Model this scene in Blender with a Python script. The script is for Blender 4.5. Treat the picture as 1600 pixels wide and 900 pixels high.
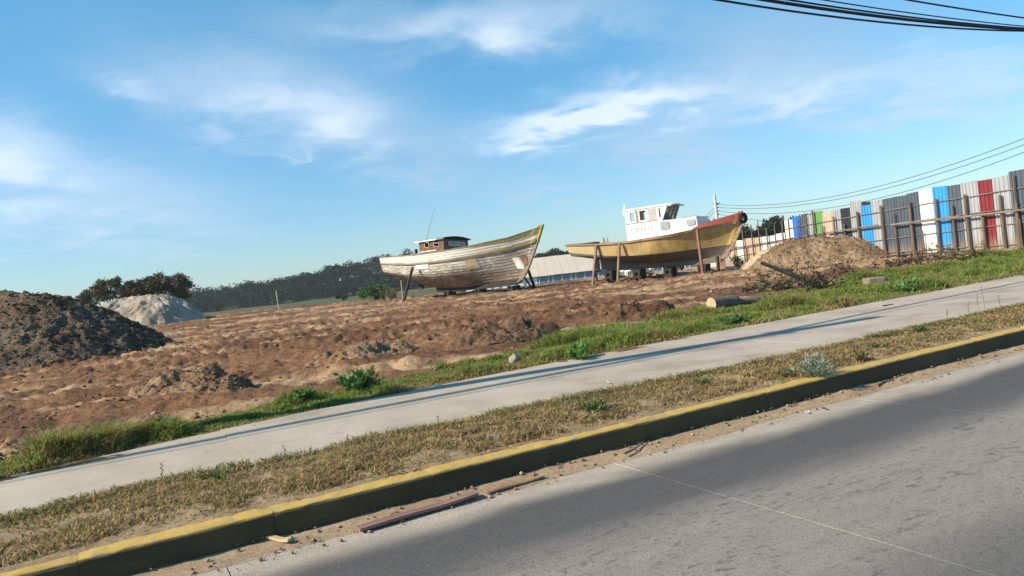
import bpy, math, random
import numpy as np
from mathutils import Vector, Matrix

for o in list(bpy.data.objects):
    bpy.data.objects.remove(o)
scene = bpy.context.scene
R = math.radians
random.seed(7)
rng = np.random.default_rng(11)

# ------------------------------------------------------------------ camera
F, TH, H = 1186.0, math.atan(0.113), 1.75          # focal length in photo pixels, roll, eye height
PITCH = math.atan(30.2 / F)
c_f = np.array([0, math.cos(PITCH), -math.sin(PITCH)])
c_r0 = np.array([1.0, 0, 0]); c_u0 = np.cross(c_r0, c_f)
c_r = math.cos(TH) * c_r0 - math.sin(TH) * c_u0
c_u = math.sin(TH) * c_r0 + math.cos(TH) * c_u0
cam = bpy.data.cameras.new('camera')
cam.sensor_width = 36.0; cam.lens = 36.0 * F / 1600.0
cam.clip_start = 0.05; cam.clip_end = 12000
cam_o = bpy.data.objects.new('camera', cam)
scene.collection.objects.link(cam_o)
m = Matrix.Identity(4)
for i in range(3):
    m[i][0], m[i][1], m[i][2] = c_r[i], c_u[i], -c_f[i]
m[2][3] = H
cam_o.matrix_world = m
scene.camera = cam_o
scene.render.resolution_x, scene.render.resolution_y = 1024, 576

# ------------------------------------------------------------------ light
SUN_EL = R(33)
S_AZ = math.atan2(-0.9475, -0.32)                  # compass angle (from +Y towards +X) the sun stands at
SX, SY = -0.9475, -0.32
sun = bpy.data.lights.new('sun', 'SUN'); sun.energy = 5.0; sun.angle = R(0.53); sun.color = (1.0, 0.86, 0.66)
sun_o = bpy.data.objects.new('sun', sun); scene.collection.objects.link(sun_o)
sd = Vector((SX * math.cos(SUN_EL), SY * math.cos(SUN_EL), math.sin(SUN_EL)))
sun_o.rotation_euler = sd.to_track_quat('Z', 'Y').to_euler()
scene.view_settings.view_transform = 'Standard'
scene.view_settings.look = 'None'
scene.view_settings.gamma = 1.0
scene.view_settings.exposure = 0.66
scene.view_settings.use_curve_mapping = False


def ray(x, y):
    return c_f * F + c_r * (x - 800) + c_u * (450 - y)
def gz(x, y, z=0.0):                               # where the sight line through a photo pixel meets the level z
    d = ray(x, y); t = (z - H) / d[2]; return np.array([0, 0, H]) + d * t
def gy(x, y, Y):                                   # ... meets the depth Y
    d = ray(x, y); return np.array([0, 0, H]) + d * Y / d[1]
def azel(x, y):
    d = ray(x, y); d = d / np.linalg.norm(d)
    return math.atan2(d[0], d[1]), math.asin(d[2])

# ------------------------------------------------------------------ world
world = bpy.data.worlds.new('World'); scene.world = world; world.use_nodes = True
wt = world.node_tree; wt.nodes.clear()
class N:
    """tiny helper for building node graphs"""
    def __init__(s, tree): s.t = tree
    def new(s, typ, **kw):
        n = s.t.nodes.new(typ)
        for k, v in kw.items():
            if k.startswith('i_'):
                key = k[2:]
                n.inputs[int(key) if key.isdigit() else key.replace('_', ' ')].default_value = v
            else: setattr(n, k, v)
        return n
    def link(s, a, b): s.t.links.new(a, b)
    def put(s, n, i, v):
        if isinstance(v, (int, float)): n.inputs[i].default_value = v
        else: s.link(v, n.inputs[i])
    def math(s, op, a, b=0.0, c=0.0, clamp=False):
        n = s.new('ShaderNodeMath', operation=op, use_clamp=clamp)
        for i, v in enumerate((a, b, c)): s.put(n, i, v)
        return n.outputs[0]
    def mix(s, fac, a, b, mode='MIX'):
        n = s.new('ShaderNodeMix', data_type='RGBA', blend_type=mode)
        s.put(n, 0, fac)
        for i, v in ((6, a), (7, b)):
            if isinstance(v, tuple): n.inputs[i].default_value = (*v[:3], 1)
            else: s.link(v, n.inputs[i])
        return n.outputs[2]
    def noise(s, vec, scale, detail=4, rough=0.55, dist=0.0):
        n = s.new('ShaderNodeTexNoise'); n.inputs['Scale'].default_value = scale
        n.inputs['Detail'].default_value = detail; n.inputs['Roughness'].default_value = rough
        n.inputs['Distortion'].default_value = dist
        if vec is not None: s.link(vec, n.inputs['Vector'])
        return n.outputs['Fac']
    def ramp(s, fac, stops):
        n = s.new('ShaderNodeValToRGB'); s.link(fac, n.inputs[0])
        el = n.color_ramp.elements
        while len(el) < len(stops): el.new(0.5)
        for e, (p, c) in zip(el, stops):
            e.position = p; e.color = (*c[:3], 1) if isinstance(c, tuple) else (c, c, c, 1)
        return n.outputs[0]
    def mapr(s, v, a, b, c=0.0, d=1.0, smooth=True):
        n = s.new('ShaderNodeMapRange', interpolation_type='SMOOTHSTEP' if smooth else 'LINEAR')
        s.link(v, n.inputs[0])
        for i, x in enumerate((a, b, c, d)): n.inputs[i + 1].default_value = x
        return n.outputs[0]
    def mapping(s, vec, scale=(1, 1, 1), rot=(0, 0, 0), loc=(0, 0, 0)):
        n = s.new('ShaderNodeMapping'); s.link(vec, n.inputs[0])
        n.inputs['Scale'].default_value = scale; n.inputs['Rotation'].default_value = rot; n.inputs['Location'].default_value = loc
        return n.outputs[0]

w = N(wt)
sky = w.new('ShaderNodeTexSky', sky_type='NISHITA', sun_disc=False)
sky.sun_elevation = SUN_EL
sky.sun_rotation = S_AZ
sky.altitude = 0; sky.air_density = 1.0; sky.dust_density = 0.3; sky.ozone_density = 3.0
geo = w.new('ShaderNodeNewGeometry')
tc = w.new('ShaderNodeTexCoord')
sep = w.new('ShaderNodeSeparateXYZ'); w.link(tc.outputs['Generated'], sep.inputs[0])
dx, dy, dz = sep.outputs
az = w.math('ARCTAN2', dx, dy); el = w.math('ARCSINE', dz)
# wispy noise, laid on a flat cloud layer overhead
zc = w.math('ADD', w.math('MAXIMUM', dz, 0.0), 0.16)
comb = w.new('ShaderNodeCombineXYZ')
w.put(comb, 0, w.math('DIVIDE', dx, zc)); w.put(comb, 1, w.math('DIVIDE', dy, zc)); w.put(comb, 2, 0.37)
n1 = w.noise(comb.outputs[0], 1.5, 7, 0.52, 0.3)
n2 = w.noise(w.mapping(comb.outputs[0], loc=(5, 3, 1)), 0.75, 6, 0.5, 0.3)
n3 = w.noise(w.mapping(comb.outputs[0], scale=(1, 1, 1), loc=(9, 1, 4)), 3.6, 7, 0.55, 0.4)
azd = w.math('ADD', az, w.math('MULTIPLY', w.math('SUBTRACT', n1, 0.5), 0.20))
eld = w.math('ADD', el, w.math('MULTIPLY', w.math('SUBTRACT', n3, 0.5), 0.11))
def blob(px, py, hx, hy, slope, amp):
    a0, e0 = azel(px, py)
    da = w.math('SUBTRACT', azd, a0); de = w.math('SUBTRACT', eld, e0)
    sl = math.tan(math.atan(slope) - TH)           # tilt of the streak against the true horizon
    de = w.math('SUBTRACT', de, w.math('MULTIPLY', da, sl))
    a = w.math('DIVIDE', da, hx / F * .85); e = w.math('DIVIDE', de, hy / F * .95)
    r2 = w.math('ADD', w.math('MULTIPLY', a, a), w.math('MULTIPLY', e, e))
    return w.math('MULTIPLY', w.math('EXPONENT', w.math('MULTIPLY', r2, -1.0)), amp)
white_blobs = [(700, 42, 200, 42, .03, 1.05), (950, 172, 180, 26, .16, 1.9), (440, 160, 180, 66, -.1, .85),
               (540, 185, 90, 45, 0, .45), (1260, 142, 120, 22, .2, .5), (10, 235, 85, 50, -.05, .75), (130, 300, 190, 70, -.05, .55),
               (1440, 115, 150, 30, .1, .3), (430, 233, 60, 6, .02, .5), (210, 120, 45, 14, -.1, .35), (900, 25, 200, 30, 0, .4),
               (1550, 120, 140, 60, 0, .3)]
grey_blobs = [(1220, 95, 190, 85, .1, .55), (1030, 225, 130, 40, .05, .5), (690, 260, 130, 40, 0, .45), (860, 297, 90, 15, .05, .4),
              (1480, 150, 140, 40, 0, .45), (560, 205, 110, 40, 0, .3), (180, 340, 220, 50, 0, .28), (1090, 265, 80, 14, .05, .3), (1200, 270, 70, 8, .1, .3)]
def total(bl):
    t = None
    for b in bl:
        v = blob(*b); t = v if t is None else w.math('ADD', t, v)
    return t
wisp = w.mapr(n1, 0.34, 0.60, 0.55, 1.1); wisp2 = w.mapr(n3, 0.3, 0.65, 0.68, 1.1)
broad = w.mapr(n2, 0.5, 0.75, 0.0, 0.09)
cw = w.math('ADD', w.math('MULTIPLY', w.math('MULTIPLY', total(white_blobs), wisp), wisp2), w.math('MULTIPLY', broad, wisp))
cw = w.math('MINIMUM', w.math('MULTIPLY', cw, 0.66), 0.8)
cg = w.math('MINIMUM', w.math('MULTIPLY', total(grey_blobs), w.math('MULTIPLY', wisp2, 0.95)), 0.8)
grade = w.mix(w.mapr(dz, 0.0, 0.45), (.78, .99, 1.18), (.58, 1.36, 1.40))
base_sky = w.mix(1.0, sky.outputs[0], grade, 'MULTIPLY')
c1 = w.mix(cg, base_sky, (4.5, 5.5, 6.4))
c2 = w.mix(cw, c1, (7.1, 7.9, 8.8))
bg = w.new('ShaderNodeBackground'); w.link(c2, bg.inputs[0]); bg.inputs[1].default_value = 0.082
wo = w.new('ShaderNodeOutputWorld'); w.link(bg.outputs[0], wo.inputs[0])

# ------------------------------------------------------------------ helpers
C = scene.collection
def tag(o, label=None, cat=None, group=None, kind=None):
    if label: o['label'] = label
    if cat: o['category'] = cat
    if group: o['group'] = group
    if kind: o['kind'] = kind
    return o
def empty(name, loc, rz=0.0):
    o = bpy.data.objects.new(name, None); C.objects.link(o)
    o.location = loc; o.rotation_euler = (0, 0, rz); o.empty_display_size = 0.2
    return o
def link_mesh(name, me, mat, parent=None, loc=None):
    if mat is not None: me.materials.append(mat)
    o = bpy.data.objects.new(name, me); C.objects.link(o)
    if parent is not None: o.parent = parent
    if loc is not None: o.location = loc
    return o
def np_mesh(name, V, T, cols=None, smooth=False, k=3):
    """fast mesh from arrays: V (n,3), T (m,k), optional per-vertex colours"""
    me = bpy.data.meshes.new(name)
    V = np.asarray(V, np.float32); T = np.asarray(T, np.int32)
    me.vertices.add(len(V)); me.vertices.foreach_set('co', V.ravel())
    me.loops.add(T.size); me.loops.foreach_set('vertex_index', T.ravel())
    me.polygons.add(len(T))
    me.polygons.foreach_set('loop_start', np.arange(0, T.size, k, dtype=np.int32))
    me.polygons.foreach_set('loop_total', np.full(len(T), k, np.int32))
    if smooth: me.polygons.foreach_set('use_smooth', np.ones(len(T), bool))
    me.update(calc_edges=True)
    if cols is not None:
        a = me.color_attributes.new('Col', 'FLOAT_COLOR', 'POINT')
        cc = np.ones((len(V), 4), np.float32); cc[:, :3] = cols
        a.data.foreach_set('color', cc.ravel())
    return me
class MB:
    def __init__(s): s.v = []; s.f = []
    def poly(s, pts):
        n = len(s.v); s.v += [tuple(p) for p in pts]; s.f.append(tuple(range(n, n + len(pts))))
    def hexa(s, p):                                # 8 corners: bottom 4, top 4
        n = len(s.v); s.v += [tuple(q) for q in p]
        for f in ((3, 2, 1, 0), (4, 5, 6, 7), (0, 1, 5, 4), (1, 2, 6, 5), (2, 3, 7, 6), (3, 0, 4, 7)):
            s.f.append(tuple(n + i for i in f))
        return s
    def box(s, a, b):
        (x0, y0, z0), (x1, y1, z1) = a, b
        return s.hexa([(x0, y0, z0), (x1, y0, z0), (x1, y1, z0), (x0, y1, z0), (x0, y0, z1), (x1, y0, z1), (x1, y1, z1), (x0, y1, z1)])
    def prism(s, pts, depth):                      # polygon in x,z extruded along y from depth[0] to depth[1]
        n = len(s.v); k = len(pts)
        for y in depth: s.v += [(x, y, z) for x, z in pts]
        s.f.append(tuple(n + i for i in range(k))); s.f.append(tuple(n + k + i for i in reversed(range(k))))
        for i in range(k):
            j = (i + 1) % k; s.f.append((n + i, n + k + i, n + k + j, n + j))
        return s
    def tube(s, path, radii, seg=8, caps=True):
        path = [np.asarray(p, float) for p in path]
        if isinstance(radii, (int, float)): radii = [radii] * len(path)
        n0 = len(s.v); up = None
        for i, p in enumerate(path):
            t = path[min(i + 1, len(path) - 1)] - path[max(i - 1, 0)]; t = t / (np.linalg.norm(t) + 1e-9)
            if up is None: up = np.array([0, 0, 1.0]) if abs(t[2]) < .9 else np.array([1.0, 0, 0])
            a = np.cross(t, up); a /= np.linalg.norm(a) + 1e-9; b = np.cross(a, t); up = b
            for k in range(seg):
                an = 2 * math.pi * k / seg
                s.v.append(tuple(p + radii[i] * (math.cos(an) * a + math.sin(an) * b)))
        for i in range(len(path) - 1):
            for k in range(seg):
                k2 = (k + 1) % seg; q = n0 + i * seg
                s.f.append((q + k, q + k2, q + seg + k2, q + seg + k))
        if caps:
            s.f.append(tuple(n0 + k for k in reversed(range(seg))))
            q = n0 + (len(path) - 1) * seg; s.f.append(tuple(q + k for k in range(seg)))
        return s
    def build(s, name, mat, parent=None, loc=None, smooth=False):
        me = bpy.data.meshes.new(name); me.from_pydata(s.v, [], s.f); me.validate(); me.update()
        if smooth:
            for p in me.polygons: p.use_smooth = True
        return link_mesh(name, me, mat, parent, loc)

# value noise on numpy arrays
def _hash(ix, iy, seed):
    h = (ix.astype(np.int64) * 374761393 + iy.astype(np.int64) * 668265263 + seed * 974711) & 0x7fffffff
    h = ((h ^ (h >> 13)) * 1274126177) & 0x7fffffff
    return ((h ^ (h >> 16)) & 0xffff) / 65535.0
def vnoise(x, y, seed=0):
    ix, iy = np.floor(x), np.floor(y); fx, fy = x - ix, y - iy
    fx = fx * fx * fx * (fx * (fx * 6 - 15) + 10); fy = fy * fy * fy * (fy * (fy * 6 - 15) + 10)
    a, b = _hash(ix, iy, seed), _hash(ix + 1, iy, seed); c, d = _hash(ix, iy + 1, seed), _hash(ix + 1, iy + 1, seed)
    return (a + (b - a) * fx) * (1 - fy) + (c + (d - c) * fx) * fy
def fbm(x, y, seed=0, oct=4, gain=0.5):
    x = np.asarray(x, float); y = np.asarray(y, float)
    s = np.zeros(np.broadcast(x, y).shape); a, t = 1.0, 0.0
    for i in range(oct):
        s = s + a * vnoise(x * 2 ** i + 17.3 * i, y * 2 ** i - 9.1 * i, seed + i); t += a; a *= gain
    return s / t
def sstep(x, a, b):
    t = np.clip((x - a) / (b - a), 0, 1); return t * t * (3 - 2 * t)

# materials
def base_mat(name):
    m = bpy.data.materials.new(name); m.use_nodes = True
    t = N(m.node_tree); b = m.node_tree.nodes['Principled BSDF']
    return m, t, b
def add_bump(t, b, h, strength, dist=0.02):
    n = t.new('ShaderNodeBump'); n.inputs['Strength'].default_value = strength; n.inputs['Distance'].default_value = dist
    t.link(h, n.inputs['Height']); t.link(n.outputs[0], b.inputs['Normal'])
def mat(name, stops, scale=3.0, rough=0.85, bump=0.0, bscale=20.0, stretch=(1, 1, 1), spec=0.25, metal=0.0, detail=6, bdist=0.02):
    m, t, b = base_mat(name)
    tcn = t.new('ShaderNodeTexCoord'); v = t.mapping(tcn.outputs['Object'], scale=stretch)
    if not isinstance(stops, list): stops = [(0.35, tuple(.78 * q for q in stops)), (0.65, tuple(min(1, 1.15 * q) for q in stops))]
    t.link(t.ramp(t.noise(v, scale, detail, .6), stops), b.inputs['Base Color'])
    b.inputs['Roughness'].default_value = rough; b.inputs['Specular IOR Level'].default_value = spec; b.inputs['Metallic'].default_value = metal
    if bump: add_bump(t, b, t.noise(v, bscale, 5, .65), bump, bdist)
    return m
def attr_mat(name, rough=0.9, var=0.3, scale=8.0, bump=0.0, bscale=30.0, bdist=0.03, spec=0.15, trans=0.0):
    m, t, b = base_mat(name)
    a = t.new('ShaderNodeAttribute', attribute_name='Col')
    tcn = t.new('ShaderNodeTexCoord'); v = tcn.outputs['Object']
    n = t.ramp(t.noise(v, scale, 7, .65), [(0.3, 1 - var), (0.7, 1 + var * .6)])
    t.link(t.mix(1.0, a.outputs['Color'], n, 'MULTIPLY'), b.inputs['Base Color'])
    b.inputs['Roughness'].default_value = rough; b.inputs['Specular IOR Level'].default_value = spec
    if bump: add_bump(t, b, t.noise(v, bscale, 8, .7), bump, bdist)
    if trans:
        tr = t.new('ShaderNodeBsdfTranslucent'); t.link(a.outputs['Color'], tr.inputs[0])
        mx = t.new('ShaderNodeMixShader'); mx.inputs[0].default_value = trans
        out = m.node_tree.nodes['Material Output']
        t.link(b.outputs[0], mx.inputs[1]); t.link(tr.outputs[0], mx.inputs[2]); t.link(mx.outputs[0], out.inputs[0])
    return m

# ------------------------------------------------------------------ street frame: u along the kerb, v away from the road
D2 = np.array([.8826, .470]); N2 = np.array([-.470, .8826]); O2 = np.array([0.0, 6.39])
ROAD_ANG = math.atan2(.470, .8826)
def uv2(u, v): return O2[0] + D2[0] * u + N2[0] * v, O2[1] + D2[1] * u + N2[1] * v
def to_uv(x, y):
    qx, qy = x - O2[0], y - O2[1]
    return qx * D2[0] + qy * D2[1], qx * N2[0] + qy * N2[1]
def walk_near(u): return np.interp(u, [-12, -4, -2.5, 0, 2.3, 5.3, 10, 40], [1.6, 1.65, 1.8, 1.7, 1.47, 1.32, 1.38, 1.4])
def walk_far(u): return np.interp(u, [-12, -4.2, -2.6, -.7, 1.7, 4.9, 10.4, 16.5, 40], [3.2, 3.74, 4.05, 4.32, 4.53, 4.68, 4.72, 4.76, 4.8])
def grass_far(u): return np.interp(u, [-12, -6, -4, -2.9, -1.2, .9, 4.2, 8.8, 14, 20, 45], [3.9, 4.5, 4.75, 5.2, 5.6, 6.0, 7.1, 8.6, 10.2, 10.8, 11.2])

def rim_y(x): return np.where(x < -3, 65 - .9 * (x + 3), 65.0)
TRACKS = [(14.5, .10, 1), (19.0, .14, 2), (23.5, .11, 3), (29.0, .17, 4), (36.0, .13, 5), (44.0, .16, 6), (53.0, .12, 7)]
def tracks(x, y):
    """0..1: how far a point lies inside one of the pairs of wheel ruts crossing the lot"""
    m_ = np.zeros(np.broadcast(x, y).shape)
    for q0, sl, sd_ in TRACKS:
        c_ = q0 + sl * x + 2.4 * (fbm(x * .05, x * 0 + sd_, 500 + sd_, 2) - .5)
        for e in (-.95, .95):
            m_ = np.maximum(m_, 1 - sstep(np.abs(y - c_ - e), .16, .34))
    return m_
def lot_z(x, y, fine=True):
    x = np.asarray(x, float); y = np.asarray(y, float)
    u, v = to_uv(x, y)
    wf = walk_far(u)
    z = .20 + .08 * sstep(v, 5, 16)
    amp = .12 + .88 * sstep(v - grass_far(u), -.8, 1.6)
    amp = amp * (1 - .75 * sstep(x + .33 * (y - 40), 14, 19))          # trodden flat along the fence
    p = x * .985 + y * .17; q = -x * .17 + y * .985                      # digger ruts run this way
    wv = fbm(p * .12, q * .12, 5, 3) * 2.2
    rut = fbm(p * .16, q * .85 + wv, 21, 3)
    rut2 = 1 - np.abs(2 * fbm(p * .3, q * 1.7 + wv, 31, 3) - 1)
    z = z + amp * (.40 * (rut - .5) + .20 * (rut2 - .75))
    clod = fbm(x * 1.6, y * 1.6, 41, 4, .6)
    z = z + amp * .22 * (clod - .5) * (.4 + 1.2 * fbm(x * .25, y * .25, 77, 2))
    z = z - .17 * sstep(y, 28, 42)
    churn = sstep(fbm(x * .09, y * .13, 83, 3), .38, .62)                # freshly dug, cloddy stretches
    bil = np.abs(2 * fbm(x * 2.6, y * 2.6, 85, 4, .6) - 1); bil2 = np.abs(2 * fbm(x * 7.5, y * 7.5, 87, 3, .6) - 1)
    z = z + amp * (.25 + .75 * churn) * (.26 * (.25 - bil) + .10 * (.25 - bil2))
    z = z - amp * .11 * tracks(x, y)
    if fine:
        z = z + amp * .10 * (fbm(x * 6, y * 6, 51, 3, .65) - .5)
    # the lot ends at a rim, lower fields beyond
    out = sstep(y - rim_y(x), 0, 24)
    z = z * (1 - out) + out * (-2.6 + .8 * (fbm(x * .01, y * .01, 61, 3) - .5))
    z = np.where(v < wf - .25, -.35, z)
    return z
def lz(x, y): return float(lot_z(np.array([x]), np.array([y]))[0])

# ------------------------------------------------------------------ ground sheet
Ys = np.concatenate([np.array([-200, -60, -8, 2.0, 4.5]), np.arange(6.2, 14, .045), np.arange(14, 26, .085), np.arange(26, 50, .16), np.arange(50, 125, .42),
                     np.geomspace(126, 1500, 28)])
s = np.linspace(-1, 1, 701)
halfw = np.where(Ys < 6, 300.0, np.where(Ys < 120, .84 * Ys + 7, 1.2 * Ys))
X = s[None, :] * halfw[:, None]; Yg = np.repeat(Ys[:, None], len(s), 1)
Z = lot_z(X, Yg)
Z = np.where(Yg < 6, -.35, Z)
nr, nc = X.shape
idx = np.arange(nr * nc).reshape(nr, nc)
T = np.stack([idx[:-1, :-1], idx[:-1, 1:], idx[1:, 1:], idx[1:, :-1]], -1).reshape(-1, 4)
# soil colour: red-brown turned earth, pale dry sand where machines smoothed it, pale track by the fence, field beyond
p = X * .985 + Yg * .17; q = -X * .17 + Yg * .985
wv = fbm(p * .12, q * .12, 5, 3) * 2.2
pale = .9 * sstep(fbm(p * .09, q * .95 + wv * 1.5, 91, 4), .52, .60) * (.35 + .65 * sstep(fbm(X * 1.2, Yg * 1.2, 93, 3), .3, .6))
pale = np.maximum(pale, .9 * sstep(X + .33 * (Yg - 40) + 1.8 * fbm(X * .3, Yg * .3, 13, 3), 13.2, 15.5))
trk = tracks(X, Yg) * (.35 + .65 * sstep(fbm(X * .4, Yg * .4, 511, 3), .35, .6)); pale = np.maximum(pale, .75 * trk)
dark = np.maximum(.8 * sstep(fbm(X * .35, Yg * .5, 95, 4), .52, .7), sstep(fbm(p * .14, q * .9 + wv, 97, 4), .50, .62))
brown = np.array([.225, .120, .066]); tan = np.array([.46, .315, .19]); dk = np.array([.115, .062, .038])
col = brown[None, None] * (1 - pale[..., None]) + tan[None, None] * pale[..., None]
col = col * (1 - .65 * (dark * (1 - pale))[..., None]) + dk[None, None] * .65 * (dark * (1 - pale))[..., None]
out = sstep(Yg - rim_y(X), 3, 22)[..., None]
gn = fbm(X * .03, Yg * .06, 99, 4)[..., None]
field = np.array([.055, .075, .028]) * (1 - gn) + np.array([.15, .135, .065]) * gn
col = col * (1 - out) + field * out
U, V_ = to_uv(X, Yg)
gr = (1 - sstep(V_ - grass_far(U), -.5, .4))[..., None] * (1 - out)
col = col * (1 - .75 * gr) + np.array([.16, .12, .06]) * .75 * gr
m_soil = attr_mat('turned_earth', .95, .42, 4.0, 1.0, 11.0, .07)
ground = link_mesh('ground', np_mesh('ground', np.stack([X, Yg, Z], -1).reshape(-1, 3), T, col.reshape(-1, 3), True, 4), m_soil)
tag(ground, 'uneven red-brown earth of the dug-over lot', 'ground', kind='structure')

# ------------------------------------------------------------------ road
m_road, t, b = base_mat('worn_concrete_road')
tcn = t.new('ShaderNodeTexCoord'); ob = tcn.outputs['Object']
sp = t.new('ShaderNodeSeparateXYZ'); t.link(ob, sp.inputs[0])
st = t.mapping(ob, scale=(.35, 1.0, 1.0))
wob = t.math('MULTIPLY', t.math('SUBTRACT', t.noise(st, 1.6, 5, .6), .5), .55)
vv = t.math('ADD', sp.outputs[1], wob)
fine = t.noise(ob, 55, 4, .7); mid = t.noise(st, 7, 6, .65); speck = t.noise(t.mapping(ob, scale=(.55, 1, 1)), 13.0, 4, .6)
d1 = t.math('MULTIPLY', t.mapr(vv, -.42, -.85), t.math('SUBTRACT', 1.0, t.mapr(vv, -1.35, -1.95)))
d2 = t.mapr(vv, -2.7, -3.5)
rub = t.math('MAXIMUM', t.math('MULTIPLY', d1, .95), t.math('MULTIPLY', d2, .8))
rub = t.math('MULTIPLY', rub, t.mapr(mid, .1, .6, .75, 1.0), clamp=True)
conc = t.ramp(mid, [(.3, (.34, .29, .235)), (.7, (.45, .395, .325))])
tarc = t.ramp(mid, [(.3, (.045, .045, .049)), (.75, (.085, .084, .085))])
cc = t.mix(rub, conc, tarc)
inner = t.mapr(vv, -1.1, -1.7)
cc = t.mix(t.math('MULTIPLY', inner, .52), cc, (.13, .125, .12))
spots = t.math('MULTIPLY', t.math('MULTIPLY', t.mapr(speck, .52, .66), t.mapr(t.noise(st, 2.2, 4, .6), .42, .62)), t.math('MULTIPLY', inner, .7))
cc = t.mix(spots, cc, (.06, .06, .062))
cc = t.mix(1.0, cc, t.ramp(fine, [(.25, .70), (.75, 1.2)]), 'MULTIPLY')
grain = t.noise(t.mapping(ob, scale=(.6, 1, 1)), 26, 5, .7)
cc = t.mix(t.math('MULTIPLY', t.mapr(grain, .52, .68), t.math('ADD', t.math('MULTIPLY', inner, .45), .12)), cc, (.07, .068, .068))
cc = t.mix(t.math('MULTIPLY', t.mapr(t.noise(ob, 34, 4, .7), .60, .72), .35), cc, (.42, .39, .35))
t.link(cc, b.inputs['Base Color']); b.inputs['Roughness'].default_value = .8; b.inputs['Specular IOR Level'].default_value = .3
add_bump(t, b, t.math('ADD', t.noise(ob, 70, 4, .7), t.noise(ob, 24, 4, .7)), .6, .012)
def sheet_uv(name, u0, u1, v0, v1, z, mtl, parent=None):
    mb = MB(); mb.poly([(u0, v0, z), (u1, v0, z), (u1, v1, z), (u0, v1, z)])
    o = mb.build(name, mtl, parent)
    return o
m_sub = mat('road_joint_filler', [(.3, (.05, .048, .045)), (.7, (.17, .16, .14))], 3, .9, .3)
road = sheet_uv('road', -160, 200, -9, .02, -.006, m_sub)
road.location = (O2[0], O2[1], 0); road.rotation_euler = (0, 0, ROAD_ANG)
tag(road, 'worn grey concrete road with dark wheel bands', 'road', kind='structure')
joints = [-160, -60, -20, -11.5, -8.5, -5.45, -2.5, .64, 3.72, 6.8, 9.9, 13, 16.1, 19.2, 22.3, 28, 40, 80, 200]
def slab(u0, u1, v0, v1, z, g=.012, j=.0):
    mb = MB(); e = .002
    top = [(u0 + g, v0 + g), (u1 - g, v0 + g), (u1 - g, v1 - g), (u0 + g, v1 - g)]
    zz = [z + random.uniform(-j, j) for _ in range(4)]
    lo = [(a, b_, z - .1) for a, b_ in top]
    mi = [(a, b_, q_ - e) for (a, b_), q_ in zip(top, zz)]
    cu, cv = (u0 + u1) / 2, (v0 + v1) / 2
    hi = [(a + e * (1 if a < cu else -1), b_ + e * (1 if b_ < cv else -1), q_) for (a, b_), q_ in zip(top, zz)]
    n = 0; mb.v = lo + mi + hi
    mb.f.append((8, 9, 10, 11))
    for k in range(4):
        k2 = (k + 1) % 4
        mb.f.append((k, k2, 4 + k2, 4 + k)); mb.f.append((4 + k, 4 + k2, 8 + k2, 8 + k))
    return mb
for u0, u1 in zip(joints[:-1], joints[1:]):
    for v0, v1 in ((-.26, .03), (-4.1, -.26), (-8.4, -4.1)):
        sl = slab(u0, u1, v0, v1, .0, .004, .0012).build('slab', m_road, road)

# ------------------------------------------------------------------ kerb
m_kerb, t, b = base_mat('yellow_painted_kerb')
tcn = t.new('ShaderNodeTexCoord'); ob = tcn.outputs['Object']; gn_ = t.new('ShaderNodeNewGeometry')
sp = t.new('ShaderNodeSeparateXYZ'); t.link(ob, sp.inputs[0])
nz = t.noise(ob, 14, 6, .65); nl = t.noise(t.mapping(ob, scale=(.5, 1, 1)), 3.0, 5, .6)
yel = t.ramp(nl, [(.2, (.40, .26, .055)), (.75, (.53, .35, .065))])
yel = t.mix(t.mapr(nz, .50, .66, 0, .85), yel, (.30, .25, .18)); yel = t.mix(t.mapr(nl, .58, .72, 0, .55), yel, (.17, .135, .075))
grime_shade = t.ramp(nl, [(.3, (.034, .027, .013)), (.7, (.078, .060, .020))])  # face colour: dirt plus the shade of the side turned from the sun
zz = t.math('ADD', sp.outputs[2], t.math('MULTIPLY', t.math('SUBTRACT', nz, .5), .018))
t.link(t.mix(t.mapr(zz, .188, .202), grime_shade, yel), b.inputs['Base Color'])
b.inputs['Roughness'].default_value = .75
add_bump(t, b, t.noise(ob, 40, 5, .7), .4, .01)
m_mortar = mat('kerb_mortar', (.10, .09, .07), 9, .95, .3)
kerb = MB().box((-90, .02, -.1), (160, .20, .15)).build('kerb', m_mortar)
kerb.location = (O2[0], O2[1], 0); kerb.rotation_euler = (0, 0, ROAD_ANG)
tag(kerb, 'kerb with yellow painted top and grimy face darkened by painted-in shade', 'kerb', kind='structure')
ks = 1.23
for k in range(-12, 34):
    u0 = -2.12 + ks * k * 1.0; u1 = u0 + ks
    g = .0012; hz = .205 + random.uniform(-.004, .004); hz2 = hz + random.uniform(-.003, .003); dv = random.uniform(-.003, .003)
    nseg = 14; mb = MB()
    prof = lambda h: [(0.0 + dv, -.1), (.012 + dv, h - .022), (.03 + dv, h - .004), (.06 + dv, h), (.215 + dv, h), (.235 + dv, h - .015), (.24 + dv, -.1)]
    for i in range(nseg + 1):
        f = i / nseg; uu = u0 + g + (u1 - u0 - 2 * g) * f; h = hz + (hz2 - hz) * f
        e = -.004 if i in (0, nseg) else 0
        for (pv, pz) in prof(h):
            wob_ = random.uniform(-.004, .004)
            mb.v.append((uu, pv + wob_ * (1 if pz > .1 else .3), pz + (e if pz > .1 else 0) + (random.uniform(-.003, .003) if pz > .1 else 0)))
    np_ = 7
    for i in range(nseg):
        for j in range(np_ - 1):
            a = i * np_ + j; mb.f.append((a, a + np_, a + np_ + 1, a + 1))
    mb.f.append(tuple(range(np_))); mb.f.append(tuple(nseg * np_ + j for j in reversed(range(np_))))
    mb.build('kerb_stone', m_kerb, kerb, smooth=False)

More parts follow.
